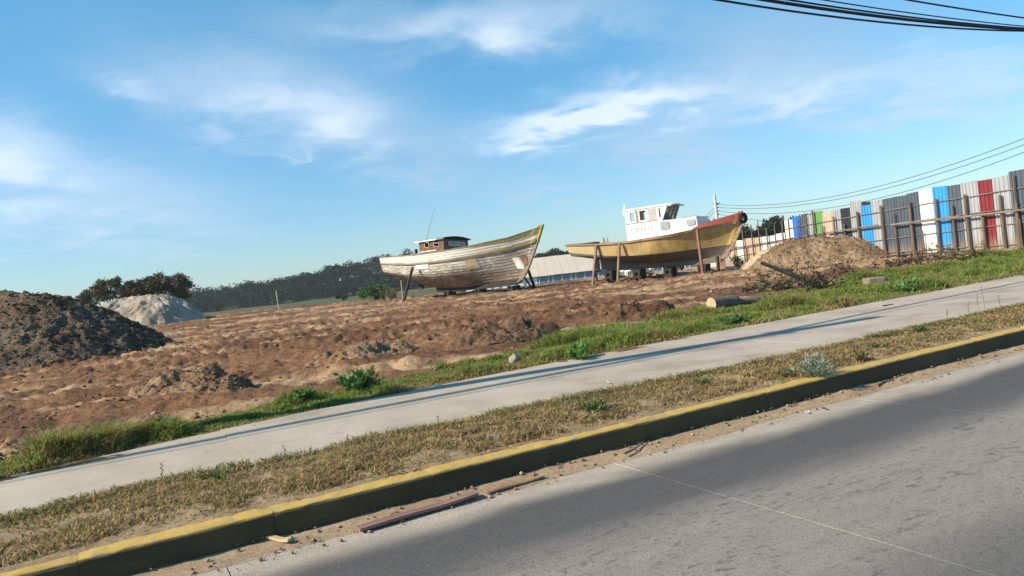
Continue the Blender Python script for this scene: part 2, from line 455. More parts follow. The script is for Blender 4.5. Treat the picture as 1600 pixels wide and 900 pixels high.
# ------------------------------------------------------------------ sidewalk
m_walk, t, b = base_mat('dusty_concrete_walk')
tcn = t.new('ShaderNodeTexCoord'); ob = tcn.outputs['Object']
mid = t.noise(ob, 1.1, 7, .6); fine = t.noise(ob, 40, 5, .7)
cc = t.ramp(mid, [(.26, (.25, .195, .145)), (.45, (.37, .31, .245)), (.75, (.45, .39, .32))])
cc = t.mix(1.0, cc, t.ramp(fine, [(.25, .85), (.75, 1.1)]), 'MULTIPLY')
crk = t.new('ShaderNodeTexVoronoi', feature='DISTANCE_TO_EDGE'); crk.inputs['Scale'].default_value = .42
wn = t.new('ShaderNodeTexNoise'); wn.inputs['Scale'].default_value = 1.3; t.link(ob, wn.inputs['Vector'])
vm = t.new('ShaderNodeVectorMath', operation='ADD'); t.link(ob, vm.inputs[0]); t.link(wn.outputs['Color'], vm.inputs[1]); t.link(vm.outputs[0], crk.inputs['Vector'])
cc = t.mix(t.mapr(crk.outputs[0], .005, .001, 0, .28), cc, (.12, .10, .085))
t.link(cc, b.inputs['Base Color']); b.inputs['Roughness'].default_value = .85
add_bump(t, b, fine, .25, .006)
def strip_mesh(us, va, vb, z0, zt):
    mb = MB(); n = len(us)
    for u, a, c in zip(us, va, vb):
        mb.v += [(u, a, z0), (u, a, zt - .008), (u, a + .008, zt), (u, c - .008, zt), (u, c, zt - .008), (u, c, z0)]
    for i in range(n - 1):
        for j in range(5):
            q_ = i * 6 + j; mb.f.append((q_, q_ + 6, q_ + 7, q_ + 1))
    mb.f.append(tuple(range(6))); mb.f.append(tuple((n - 1) * 6 + j for j in reversed(range(6))))
    return mb
us = np.linspace(-60, 160, 160)
walk = strip_mesh(us, walk_near(us) + .02, walk_far(us) - .02, .05, .18).build('sidewalk', mat('walk_joint', (.14, .115, .09), 8, .95))
walk.location = (O2[0], O2[1], 0); walk.rotation_euler = (0, 0, ROAD_ANG)
tag(walk, 'pale dusty concrete sidewalk between the grass strips', 'sidewalk', kind='structure')
wj = [-60, -30, -14, -10, -7.2, -4.65, -1.98, .42, 3.1, 5.75, 8.4, 11.1, 13.8, 16.5, 19.2, 24.6, 30, 45, 80, 160]
for u0, u1 in zip(wj[:-1], wj[1:]):
    uu = np.linspace(u0 + .003, u1 - .003, 9)
    strip_mesh(uu, walk_near(uu), walk_far(uu), .06, .21 + random.uniform(-.005, .005)).build('slab', m_walk, walk)

# ------------------------------------------------------------------ verge between kerb and sidewalk
us = np.concatenate([np.arange(-40, -6, 1.0), np.arange(-6, 14, .06), np.arange(14, 40, .25), np.arange(40, 160, 4.0)])
vs = np.linspace(0, 1, 34)
v0_ = .165 + .13 * (fbm(us * 2.2, us * 0, 71, 4) - .5)
UU = np.repeat(us[:, None], len(vs), 1); VV = v0_[:, None] + (walk_near(us)[:, None] + .12 - v0_[:, None]) * vs[None, :]
ZZ = .185 + .05 * np.sin(np.pi * np.clip(vs, 0, .93) / .93)[None, :] + .05 * (fbm(UU * 1.3, VV * 2, 7, 4) - .5) + .03 * (fbm(UU * 7, VV * 7, 8, 3) - .5)
ZZ[:, 0] = .19; ZZ[:, 1] = np.maximum(ZZ[:, 1], .216); ZZ[:, 2] = np.maximum(ZZ[:, 2], .214); ZZ[:, -3:] = .185
nr, nc = UU.shape; idx = np.arange(nr * nc).reshape(nr, nc)
T = np.stack([idx[:-1, :-1], idx[1:, :-1], idx[1:, 1:], idx[:-1, 1:]], -1).reshape(-1, 4)
n_ = fbm(UU * .9, VV * 1.5, 9, 4)[..., None]
vc = np.array([.23, .16, .095]) * (1 - n_) + np.array([.38, .28, .17]) * n_
verge = link_mesh('verge', np_mesh('verge', np.stack([UU, VV, ZZ], -1).reshape(-1, 3), T, vc.reshape(-1, 3), True, 4), attr_mat('verge_soil', .95, .35, 6, .8, 22, .03))
verge.location = (O2[0], O2[1], 0); verge.rotation_euler = (0, 0, ROAD_ANG)
tag(verge, 'dry earth verge between kerb and sidewalk', 'verge', kind='structure')

# sand blown into the gutter
us = np.arange(-8, 26, .045); vs = np.linspace(0, 1, 22)
wid = .12 + .30 * fbm(us * .7, us * 0, 15, 3) + .06 * (fbm(us * 5, us * 0, 16, 3) - .5)
wid = wid * (1 - .25 * sstep(us, 3, 6)) + .06 * np.exp(-((us + .3) / 1.4) ** 2)
UU = np.repeat(us[:, None], len(vs), 1); VV = .03 - (wid[:, None] + .03) * vs[None, :]
hh = .026 * (1 - vs ** 1.4)[None, :] * (.6 + .8 * fbm(UU * 1.5, VV * 4, 17, 3)) + .02 * (fbm(UU * 8, VV * 12, 18, 4, .6) - .45) * (1 - vs ** 3)[None, :]
hh[:, -1] = -.01; ZZ = hh + .002
nr, nc = UU.shape; idx = np.arange(nr * nc).reshape(nr, nc)
T = np.stack([idx[:-1, :-1], idx[:-1, 1:], idx[1:, 1:], idx[1:, :-1]], -1).reshape(-1, 4)
n_ = fbm(UU * 2, VV * 5, 19, 4)[..., None]
vc = np.array([.29, .20, .125]) * (1 - n_) + np.array([.42, .315, .21]) * n_
sand = link_mesh('gutter_sand', np_mesh('gutter_sand', np.stack([UU, VV, ZZ], -1).reshape(-1, 3), T, vc.reshape(-1, 3), True, 4), attr_mat('gutter_sand', .95, .3, 25, .7, 60, .015))
sand.location = (O2[0], O2[1], 0); sand.rotation_euler = (0, 0, ROAD_ANG)
tag(sand, 'loose tan sand lying in the gutter along the kerb', 'sand', kind='stuff')

# ------------------------------------------------------------------ mounds of earth
ico_v = np.array([(0, 0, 1), (.89, 0, .45), (.28, .85, .45), (-.72, .53, .45), (-.72, -.53, .45), (.28, -.85, .45), (.72, .53, -.45), (-.28, .85, -.45), (-.89, 0, -.45), (-.28, -.85, -.45), (.72, -.53, -.45), (0, 0, -1)])
ico_f = np.array([(0, 1, 2), (0, 2, 3), (0, 3, 4), (0, 4, 5), (0, 5, 1), (1, 6, 2), (2, 7, 3), (3, 8, 4), (4, 9, 5), (5, 10, 1), (6, 7, 2), (7, 8, 3), (8, 9, 4), (9, 10, 5), (10, 6, 1), (11, 7, 6), (11, 8, 7), (11, 9, 8), (11, 10, 9), (11, 6, 10)])
def rocks(P, Rr, cols, flat=.7):
    n = len(P)
    V = ico_v[None] * (1 + .55 * (rng.random((n, 12, 1)) - .5)) * Rr[:, None, None]
    V = V * (1 + .5 * (rng.random((n, 1, 3)) - .5)); V[:, :, 2] *= flat
    V = V + P[:, None, :]
    T = ico_f[None] + (np.arange(n) * 12)[:, None, None]
    return V.reshape(-1, 3), T.reshape(-1, 3), np.repeat(cols, 12, 0)
def mound(name, label, seg, hgt, rad, mtl, cfun, seed, res=.12, lump=.1, lscale=1.5, power=1.0, flat=0.0, gully=0.0, angn=.22, grit=0, gsize=.05):
    (ax, ay), (bx, by) = seg
    x0, x1 = min(ax, bx) - rad * 1.25, max(ax, bx) + rad * 1.25; y0, y1 = min(ay, by) - rad * 1.25, max(ay, by) + rad * 1.25
    xs = np.arange(x0, x1 + res, res); ys = np.arange(y0, y1 + res, res)
    Xm, Ym = np.meshgrid(xs, ys)
    L2 = (bx - ax) ** 2 + (by - ay) ** 2
    tt = np.clip(((Xm - ax) * (bx - ax) + (Ym - ay) * (by - ay)) / max(L2, 1e-6), 0, 1)
    dx_, dy_ = Xm - (ax + tt * (bx - ax)), Ym - (ay + tt * (by - ay))
    d = np.sqrt(dx_ ** 2 + dy_ ** 2)
    ang = np.arctan2(dy_, dx_)
    d = d * (1 + angn * (fbm(np.cos(ang) * 1.7 + 5, np.sin(ang) * 1.7, seed, 3) - .5) * 2)
    f = 1 - (d / rad) ** power if power != 1 else 1 - d / rad
    if flat: f = np.where(f > 0, flat * np.tanh(np.maximum(f, 0) / flat), f)
    h = hgt * f / ((flat * math.tanh(1 / flat)) if flat else 1)
    h = h + lump * (fbm(Xm * lscale, Ym * lscale, seed + 3, 5, .6) - .5) * np.clip(f * 5, 0, 1) * 2
    if gully: h = h - gully * np.abs(2 * fbm(ang * 7, d * .4, seed + 9, 3) - 1) * np.clip(f * 3, 0, 1) * np.clip((1 - f) * 3, 0, 1)
    gl = lot_z(Xm, Ym)
    zb = np.minimum(gl, 0.45)
    Zm = np.where(h > 0, zb + h, gl + np.maximum(h, -.4) * 1.0 - .01)
    ok = h > -.35
    nr, nc = Xm.shape; idx = np.arange(nr * nc).reshape(nr, nc)
    T = np.stack([idx[:-1, :-1], idx[:-1, 1:], idx[1:, 1:], idx[1:, :-1]], -1).reshape(-1, 4)
    kk = ok.ravel()[T].all(1); T = T[kk]
    used = np.unique(T); mp = np.full(nr * nc, -1); mp[used] = np.arange(len(used))
    V = np.stack([Xm, Ym, Zm], -1).reshape(-1, 3)[used]
    cols = cfun(Xm, Ym, f).reshape(-1, 3)[used]
    o = link_mesh(name, np_mesh(name, V, mp[T], cols, True, 4), mtl)
    tag(o, label, 'mound')
    if grit:
        f_ = f.ravel(); cand = np.flatnonzero((f_ > -.05) & (h.ravel() > .02)); pick = rng.choice(cand, grit)
        P = np.stack([Xm, Ym, Zm], -1).reshape(-1, 3)[pick] + rng.normal(size=(grit, 3)) * [res * .4, res * .4, .01]
        cb_ = cfun(Xm, Ym, f).reshape(-1, 3)[pick] * (.7 + .65 * rng.random((grit, 1)))
        Vg, Tg, cg_ = rocks(P, gsize * (.35 + 1.3 * rng.random(grit) ** 3), cb_, .75)
        g_ = link_mesh('gravel', np_mesh('gravel', Vg, Tg, cg_), mtl, o); g_['kind'] = 'stuff'
    return o
def two(c1, c2, sc, seed):
    def f(Xm, Ym, h):
        n = fbm(Xm * sc, Ym * sc, seed, 4)[..., None]; n = sstep(n, .3, .7)
        return np.array(c1) * (1 - n) + np.array(c2) * n
    return f
m_grav = attr_mat('gravel_earth', .95, .5, 5, 1.0, 9, .14)
m_sandm = attr_mat('sand_heap', .95, .3, 5, .9, 10, .06)
mound('gravel_mound', 'large dark grey-brown gravel mound at the left edge', ((-17.0, 27.6), (-31, 30.0)), 2.62, 4.3, m_grav, two((.125, .09, .062), (.20, .15, .105), 1.2, 3), 101, .065, .17, 3.6, flat=2.0, angn=.06, grit=24000, gsize=.042)
cp = gy(222, 500, 78)
mound('sand_mound', 'pale grey sand mound behind the gravel mound', ((cp[0] - 1.0, cp[1]), (cp[0] + .9, cp[1])), 3.2, 5.4, m_sandm, two((.30, .245, .185), (.42, .36, .285), .8, 4), 113, .14, .3, .9, power=1.35, flat=.75, gully=.7)
mound('soil_mound', 'brown lumpy soil mound in front of the panel fence', ((15.9, 41.8), (17.9, 41.2)), 1.42, 3.0, attr_mat('lumpy_soil', .95, .4, 6, 1.0, 9, .08), two((.20, .135, .08), (.31, .22, .135), 1.5, 6), 117, .08, .14, 2.2, flat=.8, grit=9000, gsize=.035)
mound('sand_mound', 'smooth tan sand mound between the lumpy mound and the low fence', ((15.6, 43.6), (17.2, 43.6)), 1.3, 2.6, m_sandm, two((.36, .27, .18), (.44, .34, .23), .8, 8), 119, .08, .08, .8, flat=.6)
small = [(282, 597, .26, .6, (.22, .13, .078), (.32, .21, .13), 'small pale heap of soil near the gravel mound'),
         (345, 603, .2, .36, (.17, .105, .065), (.28, .18, .11), 'small brown clod heap right of the pale soil heap'),
         (560, 556, .28, .8, (.22, .13, .078), (.33, .22, .135), 'low tan heap of soil behind the leafy weeds'),
         (785, 523, .42, .9, (.13, .078, .05), (.21, .125, .08), 'dark red-brown heap of earth behind the pale stone'),
         (1008, 486, .4, .7, (.10, .055, .035), (.17, .095, .06), 'dark brown heap of earth left of the cut log')]
for k, (px, py, h, r_, c1, c2, lab) in enumerate(small):
    p_ = gz(px, py, .38)
    mound('soil_heap', lab, ((p_[0] - r_ * .3, p_[1]), (p_[0] + r_ * .3, p_[1])), h, r_, m_soil, two(c1, c2, 3, 30 + k), 130 + k, .03, .2, 2.6, flat=.8, angn=.4, grit=700, gsize=.02)

# clods and stones strewn over the lot
n = 15000
yy = 8.5 + 45 * rng.random(n) ** 1.9; xx = (rng.random(n) * 2 - 1) * (.8 * yy + 2)
u_, v_ = to_uv(xx, yy); den = fbm(xx * .35, yy * .5, 95, 4)
k = (v_ > grass_far(u_) - .2) & (rng.random(n) < .25 + 1.2 * np.clip(den - .4, 0, 1) * 2) & (xx + .33 * (yy - 40) < 14)
xx, yy = xx[k], yy[k]; n = len(xx)
rr = .010 + .055 * rng.random(n) ** 6 + .0006 * yy
cb = np.array([.205, .112, .066]) * (.7 + .6 * rng.random((n, 1))); pk = rng.random(n) < .05; cb[pk] = np.array([.36, .28, .2]) * (.8 + .4 * rng.random((pk.sum(), 1)))
V, T, cl = rocks(np.stack([xx, yy, lot_z(xx, yy) + rr * .2], -1), rr, cb)
tag(link_mesh('earth_clods', np_mesh('earth_clods', V, T, cl), attr_mat('clod_earth', .95, .3, 20)), 'loose clods and stones scattered over the dug earth', 'clods', kind='stuff')
# crumbs and grit along the gutter
n = 2600
uu = -7 + 24 * rng.random(n); vv_ = .01 - .42 * rng.random(n) ** 1.3
rr = .003 + .016 * rng.random(n) ** 5
xx, yy = uv2(uu, vv_)
cb = np.array([.30, .22, .15]) * (.35 + .9 * rng.random((n, 1)))
V, T, cl = rocks(np.stack([xx, yy, .012 + .035 * np.clip((vv_ + .25) / .25, 0, 1)], -1), rr, cb)
tag(link_mesh('gutter_grit', np_mesh('gutter_grit', V, T, cl), attr_mat('grit', .95, .2, 30)), 'small stones and crumbs strewn along the gutter', 'grit', kind='stuff')

# ------------------------------------------------------------------ grass
def blades(P, hgt, wid, lean, cols, segs=2):
    n = len(P); a = rng.random(n) * 2 * math.pi; la = rng.random(n) * 2 * math.pi
    side = np.stack([np.cos(a), np.sin(a), 0 * a], -1) * wid[:, None] * .5
    ln = np.stack([np.cos(la), np.sin(la), 0 * la], -1) * (lean * hgt)[:, None]
    up = np.array([0, 0, 1.0]) * hgt[:, None]
    mid_ = P + up * .55 + ln * .3; tip = P + up * (1 - .25 * lean[:, None]) + ln
    V = np.stack([P - side, P + side, mid_ - side * .75, mid_ + side * .75, tip], 1).reshape(-1, 3)
    b0 = (np.arange(n) * 5)[:, None]
    T = np.concatenate([b0 + np.array([[0, 1, 3]]), b0 + np.array([[0, 3, 2]]), b0 + np.array([[2, 3, 4]])], 0)
    shade = np.array([.75, .75, 1.0, 1.0, 1.15])[None, :, None]
    cl = (cols[:, None, :] * np.ones_like(shade)).reshape(-1, 3)
    return V, T, cl
m_grass = attr_mat('grass_blade', .6, .15, 2.0, spec=.25, trans=.45)
n = 520000
uu = -9 + 46 * rng.random(n) ** 1.55; wf = walk_far(uu) - .03; gf = grass_far(uu)
vv_ = wf + (gf - wf) * rng.random(n) ** .9
patch = fbm(uu * 1.1, vv_ * 1.1, 201, 4); clump = fbm(uu * 4.0, vv_ * 4.0, 203, 3)
edge = np.minimum(np.clip((vv_ - wf) / .35, 0, 1), 1); far_e = np.clip((gf - vv_) / .7, 0, 1)
k = rng.random(n) < np.clip((clump - .24) * 3.4, .1, 1) * (.3 + .7 * edge) * (.15 + .85 * far_e * (.5 + .9 * patch))
uu, vv_, patch, clump, edge, far_e = [a[k] for a in (uu, vv_, patch, clump, edge, far_e)]
xx, yy = uv2(uu, vv_); n = len(xx)
hg = (.05 + .22 * sstep(patch, .34, .75)) * (.55 + .9 * rng.random(n)) * (.4 + .6 * edge) * (.6 + .5 * clump) * (.55 + .45 * far_e) * (1.25 - .3 * sstep(uu, -3, 3)) * (.6 + .8 * sstep(fbm(uu * .9, vv_ * .9, 231, 3), .3, .7))
for (cx_, cy_, cr_) in [(*gz(1126, 478, .26)[:2], .75), (*gz(1110, 492, .26)[:2], .55), (*gz(1256, 446, .3)[:2], 1.0), (*gz(1366, 440, .3)[:2], .9), (*gz(1225, 452, .3)[:2], .8), (*gz(804, 572, .22)[:2], .3)]:
    hg = hg * (.30 + .70 * sstep(np.hypot(xx - cx_, yy - cy_), cr_ * .6, cr_ * 1.3))
gcol = np.array([.19, .255, .055])[None] * (.65 + .7 * rng.random((n, 1))) + np.array([.06, .05, .012])[None] * rng.random((n, 1))
dryp = np.clip(.85 - 1.0 * edge, 0, 1) * .8 + .45 * sstep(fbm(uu * .9, vv_ * 1.6, 209, 3), .52, .72) + .07
isd = rng.random(n) < dryp
gcol[isd] = np.array([.40, .29, .125])[None] * (.6 + .6 * rng.random((isd.sum(), 1)))
V, T, cl = blades(np.stack([xx, yy, np.maximum(lot_z(xx, yy), .15) - .01], -1), hg, .006 + .010 * rng.random(n) + .0007 * yy, .25 + .9 * rng.random(n), gcol)
tag(link_mesh('green_grass', np_mesh('green_grass', V, T, cl), m_grass), 'strip of tall green grass along the far edge of the sidewalk', 'grass', kind='stuff')
n = 300000
uu = -8 + 42 * rng.random(n) ** 1.5; w0 = .2; wn_ = walk_near(uu) + .1
fr = rng.random(n); vv_ = w0 + (wn_ - w0) * fr
pt = fbm(uu * 1.4, vv_ * 2.0, 221, 4); clump = fbm(uu * 6, vv_ * 6, 223, 3)
k = rng.random(n) < np.clip((clump - .25) * 2.6, .05, 1) * np.clip((fr - .02) * 7, .2, 1) * np.clip((pt - .18) * 3.4, .25, 1)
uu, vv_, pt, fr = uu[k], vv_[k], pt[k], fr[k]; xx, yy = uv2(uu, vv_); n = len(xx)
hg = (.02 + .055 * pt) * (.5 + rng.random(n)) * (1 + .5 * (fr > .8))
dcol = np.array([.47, .335, .165])[None] * (.5 + .7 * rng.random((n, 1)))
isg = rng.random(n) < .10 + .38 * np.clip((fr - .72) * 4, 0, 1) + .25 * sstep(fbm(uu * .8, vv_ * .8, 227, 3), .6, .75)
dcol[isg] = np.array([.14, .18, .045])[None] * (.6 + .7 * rng.random((isg.sum(), 1)))
V, T, cl = blades(np.stack([xx, yy, .19 + .045 * np.sin(np.pi * np.clip(fr, 0, .95))], -1), hg, .005 + .007 * rng.random(n) + .0006 * yy, .5 + 1.3 * rng.random(n), dcol)
tag(link_mesh('dry_grass', np_mesh('dry_grass', V, T, cl), m_grass), 'matted straw-coloured dry grass on the verge behind the kerb', 'grass', kind='stuff')

# ------------------------------------------------------------------ leafy plants
def leaves(P, dirs, L, W, cols):
    """pointed leaf of four triangles at P along dirs"""
    n = len(P); dirs = dirs / (np.linalg.norm(dirs, axis=1, keepdims=True) + 1e-9)
    a = np.cross(dirs, rng.normal(size=(n, 3))); a /= np.linalg.norm(a, axis=1, keepdims=True) + 1e-9
    b_ = np.cross(a, dirs)
    L = np.broadcast_to(L, n)[:, None]; W = np.broadcast_to(W, n)[:, None]
    mid_ = P + dirs * L * .5 - b_ * L * .07
    V = np.stack([P, mid_ + a * W * .5 + b_ * L * .07, P + dirs * L - b_ * L * .05, mid_ - a * W * .5 + b_ * L * .07, mid_], 1).reshape(-1, 3)
    b0 = (np.arange(n) * 5)[:, None]
    T = np.concatenate([b0 + np.array([[q]])[0] for q in ((0, 4, 1), (1, 4, 2), (2, 4, 3), (3, 4, 0))], 0)
    return V, T, np.repeat(cols, 5, 0)
def sph(n):
    v = rng.normal(size=(n, 3)); return v / np.linalg.norm(v, axis=1, keepdims=True)
def plant(name, label, cat, base, rad, hgt, n, L, W, c, group=None, upright=.5, nstem=9):
    root = empty(name, base); tag(root, label, cat, group)
    st_ = MB(); pts = []; dr = []
    for k in range(nstem):
        a = rng.random() * 6.28; r_ = rad * rng.random() ** .6; h = hgt * (.55 + .45 * rng.random())
        e = np.array([math.cos(a) * r_, math.sin(a) * r_, h * (1 - .35 * (r_ / rad) ** 2)])
        m1 = e * np.array([.35, .35, .55])
        st_.tube([(0, 0, -.05), m1, e], [.006 + rad * .012, .005, .003], 4)
        for j in range(n // nstem):
            f = rng.random() ** .7; q_ = (1 - f) ** 2 * np.zeros(3) + 2 * f * (1 - f) * m1 + f * f * e
            pts.append(q_ + rng.normal(size=3) * rad * .07); d = rng.normal(size=3); d[2] = abs(d[2]) * upright * 2 + .15; dr.append(d + e * .8 / (np.linalg.norm(e) + 1e-6))
    st_.build('stem', m_stem, root)
    P = np.array(pts); nn = len(P); cc_ = np.array(c)[None] * (.6 + .75 * rng.random((nn, 1)))
    V, T, cl = leaves(P, np.array(dr), L * (.6 + .8 * rng.random(nn)), W, cc_)
    link_mesh('foliage', np_mesh('foliage', V, T, cl), m_leaf, root)
    return root
m_stem = mat('plant_stem', (.13, .10, .05), 10, .9)
m_leaf = attr_mat('leaf', .55, .15, 6, spec=.3, trans=.3)
def on_verge(px, py): p_ = gz(px, py, .2); return (p_[0], p_[1], .2)
def on_lot(px, py, z=.3):
    p_ = gz(px, py, z); return (p_[0], p_[1], lz(p_[0], p_[1]) - .01)
plant('shrub', 'pale grey-green shrub leaning over the yellow kerb', 'shrub', on_verge(1272, 590), .26, .26, 520, .075, .013, (.27, .34, .25), nstem=22, upright=.25)
weeds = [((925, 650), .22, .15, 160, (.10, .155, .045), 'low green weed on the verge nearest the road joint'),
         ((1225, 592), .11, .10, 80, (.09, .12, .045), 'small dark weed just left of the grey-green shrub'),
         ((1345, 566), .12, .12, 90, (.12, .13, .05), 'small olive weed on the verge right of the grey-green shrub'),
         ((1442, 524), .17, .14, 120, (.075, .125, .04), 'dark green weed rosette on the verge at right'),
         ((1372, 548), .12, .11, 80, (.17, .17, .07), 'small yellowish weed by the kerb below the dark green rosette'),
         ((345, 758), .16, .12, 110, (.13, .18, .05), 'small green weed at the left end of the verge'),
         ((1100, 608), .12, .13, 70, (.15, .18, .06), 'thin green weed at the sidewalk edge of the verge')]
for px, r_, h, n, c, lab in weeds:
    plant('weed', lab, 'weed', on_verge(*px), r_, h, n, .06, .022, c, 'weeds on the verge')
gw = [((565, 610), .42, .42, 230, (.055, .125, .03), 'dark broad-leaved weed standing in the grass beside the tan heap'),
      ((470, 628), .28, .25, 140, (.06, .13, .035), 'small broad-leaved weed in the grass left of the tall dark weed'),
      ((905, 560), .35, .25, 160, (.07, .15, .03), 'spreading green weed at the sidewalk edge near the pale stone'),
      ((1195, 512), .4, .28, 170, (.085, .17, .035), 'leafy green weed in the grass below the cut log'),
      ((1150, 505), .3, .25, 130, (.05, .115, .03), 'dark green weed in the grass just under the cut log'),
      ((1420, 455), .45, .3, 150, (.08, .16, .04), 'leafy weed patch in the grass below the panel fence')]
for px, r_, h, n, c, lab in gw:
    plant('weed', lab, 'weed', on_lot(*px, z=.22), r_, h * .85, n * 2, .085, .05, tuple(1.5 * q for q in c), 'broad-leaved weeds in the grass')
# dry seed stalks standing up from the verge
for k, (px, py, h) in enumerate([(1530, 500, .42), (1541, 498, .5), (1515, 505, .3), (1480, 505, .2), (1565, 492, .3), (255, 770, .25), (545, 715, .2), (690, 690, .25), (450, 735, .22), (980, 628, .2)]):
    b_ = on_verge(px, py); mb = MB(); lx = random.uniform(-.12, .12) * h
    mb.tube([(0, 0, -.02), (lx * .4, 0, h * .6), (lx, 0, h)], [.003, .0025, .0015], 4)
    for j in range(14):
        f = .55 + .45 * j / 13; a = random.random() * 6.28
        q_ = np.array([lx * f, 0, h * f]); d = np.array([math.cos(a), math.sin(a), .8]) * .022
        s_ = np.array([-math.sin(a), math.cos(a), 0]) * .006
        mb.poly([q_, q_ + d * .5 + s_, q_ + d, q_ + d * .5 - s_])
    o = mb.build('seed_stalk', m_stem, None, b_)
    tag(o, ['dry seed stalk second from the right edge of the verge', 'tallest dry seed stalk on the verge at right', 'shorter dry stalk just left of the tall pair at right', 'low dry stalk at the sidewalk edge, leftmost of the five at right',
            'dry stalk nearest the right edge of the picture', 'dry stalk at the left end of the verge by the green weed', 'thin dry stalk left of the middle of the verge', 'dry stalk by the sidewalk below the crumpled white scrap',
            'thin dry stalk between the left green weed and the middle of the verge', 'dry stalk by the sidewalk right of the low green weed'][k], 'stalk', 'seed stalks along the verge')

# ------------------------------------------------------------------ boats
def local_plane(P0, phi, off, x, y):
    """photo pixel -> (x along the keel, height) on the boat's long vertical plane, off metres nearer than the keel"""
    b_ = np.array([math.cos(phi), -math.sin(phi), 0]); s_ = np.array([-math.sin(phi), -math.cos(phi), 0])
    Q = np.array(P0) + s_ * off; d = ray(x, y); cpos = np.array([0, 0, H])
    t_ = ((Q - cpos) @ s_) / (d @ s_); p_ = cpos + d * t_
    return float((p_ - np.array(P0)) @ b_), float(p_[2])
class Hull:
    def __init__(s, xs, xb, xk0, sheer, keel, beam, stern, fullness, zg, tmax=.45, bowexp=2.3, sf=1.0):
        s.xs, s.xb, s.xk0, s.sheer, s.keel, s.beam, s.stern, s.full, s.zg = xs, xb, xk0, sheer, keel, beam, stern, fullness, zg
        s.tmax, s.bowexp, s.sf = tmax, bowexp, sf
    def pt(s, t, q, side=-1, off=0.0):
        zs = np.interp(t, *s.sheer) - s.zg; zk = np.interp(t, *s.keel) - s.zg
        xsv = s.xs + (s.xb - s.xs) * t; xkv = s.xk0 + (0 - s.xk0) * t
        if t < s.tmax:
            pl = s.stern + (1 - s.stern) * math.sin(min(t / s.tmax, 1) * math.pi / 2)
        else:
            pl = 1 - ((t - s.tmax) / (1 - s.tmax)) ** s.bowexp
        k = min(max((t - .55) / .45, 0), 1)
        q0 = s.full * (s.sf + (1 - s.sf) * min(t / .38, 1)); qq = min(q / q0, 1.0)
        f_mid = .90 * math.sin(qq * math.pi / 2) ** .9 + .10 * max(0, (q - q0) / (1 - q0))
        f_bow = q ** .85 * .62 + .38 * q ** 2.2
        f = f_mid * (1 - k) + f_bow * k
        y = max(s.beam * pl * f, .0) + .07 * min(1, q * 6 + .5) * (1 if t > .97 else .4)
        xx_ = xkv + (xsv - xkv) * q ** (.75 if t > .5 else .9)
        zz_ = zk + (zs - zk) * q
        return np.array([xx_, side * (y + off), zz_])
    def mesh(s, name, n=64, strakes=15, lap=.02):
        """shell of lapped strakes, with (t, q) kept as UV for the paint"""
        rows = [(0.0, 0.0)]
        for k in range(1, strakes):
            rows += [(k / strakes - .001, 0.0), (k / strakes, lap)]
        rows.append((1.0, lap * .3))
        tl = [i / n for i in range(n + 1)]; V, Fc, UVs = [], [], []
        for side in (-1, 1):
            n0 = len(V)
            for t in tl:
                for q_, o_ in rows: V.append(tuple(s.pt(t, q_, side, o_))); UVs.append((t, q_))
            m_ = len(rows)
            for i in range(n):
                for j in range(m_ - 1):
                    a = n0 + i * m_ + j; f = (a, a + m_, a + m_ + 1, a + 1)
                    Fc.append(f if side < 0 else f[::-1])
            # transom
        m_ = len(rows); nB = (n + 1) * m_
        for j in range(m_ - 1): Fc.append((j, j + 1, nB + j + 1, nB + j))
        # stem closing
        e = n * m_
        for j in range(m_ - 1): Fc.append((e + j + 1, e + j, nB + e + j, nB + e + j + 1))
        for i in range(n):
            a = i * m_; Fc.append((a, nB + a, nB + a + m_, a + m_))
        me = bpy.data.meshes.new(name); me.from_pydata(V, [], Fc); me.update()
        uvl = me.uv_layers.new(name='UVMap')
        for lp in me.loops: uvl.data[lp.index].uv = UVs[lp.vertex_index]
        return me
    def band(s, t0, t1, q0, q1, side, thick, n=40, o0=.0, qf=None):
        """a rail or strake lying on the shell between two heights"""
        mb = MB()
        for i in range(n + 1):
            t = t0 + (t1 - t0) * i / n
            a, b_ = (q0, q1) if qf is None else qf(t)
            p0, p1 = s.pt(t, a, side, o0 - .01), s.pt(t, b_, side, o0 - .01); p2, p3 = s.pt(t, b_, side, o0 + thick), s.pt(t, a, side, o0 + thick)
            mb.v += [tuple(p0), tuple(p1), tuple(p2), tuple(p3)]
        for i in range(n):
            for j in range(4):
                a = i * 4 + j; b_ = i * 4 + (j + 1) % 4
                mb.f.append((a, b_, b_ + 4, a + 4) if side > 0 else (a, a + 4, b_ + 4, b_))
        mb.f.append((0, 1, 2, 3)); mb.f.append((n * 4 + 3, n * 4 + 2, n * 4 + 1, n * 4))
        return mb
    def patch(s, pts_tq, side, thick, o0=.02):
        """flat board on the shell from four (t, q) corners"""
        mb = MB(); (a, b_, c, d) = pts_tq; n = 6
        for k, o_ in enumerate((o0, o0 + thick)):
            for i in range(n + 1):
                for j in range(n + 1):
                    f, g = i / n, j / n
                    t = (1 - f) * ((1 - g) * a[0] + g * d[0]) + f * ((1 - g) * b_[0] + g * c[0])
                    q_ = (1 - f) * ((1 - g) * a[1] + g * d[1]) + f * ((1 - g) * b_[1] + g * c[1])
                    mb.v.append(tuple(s.pt(t, q_, side, o_)))
        m_ = n + 1
        for k in range(2):
            for i in range(n):
                for j in range(n):
                    q_ = k * m_ * m_ + i * m_ + j; mb.f.append((q_, q_ + 1, q_ + m_ + 1, q_ + m_))
        ring = [i * m_ for i in range(m_)] + [n * m_ + j for j in range(1, m_)] + [i * m_ + n for i in range(n - 1, -1, -1)] + [j for j in range(n - 1, 0, -1)]
        for k in range(len(ring)):
            a_, b2 = ring[k], ring[(k + 1) % len(ring)]; mb.f.append((a_, b2, b2 + m_ * m_, a_ + m_ * m_))
        return mb
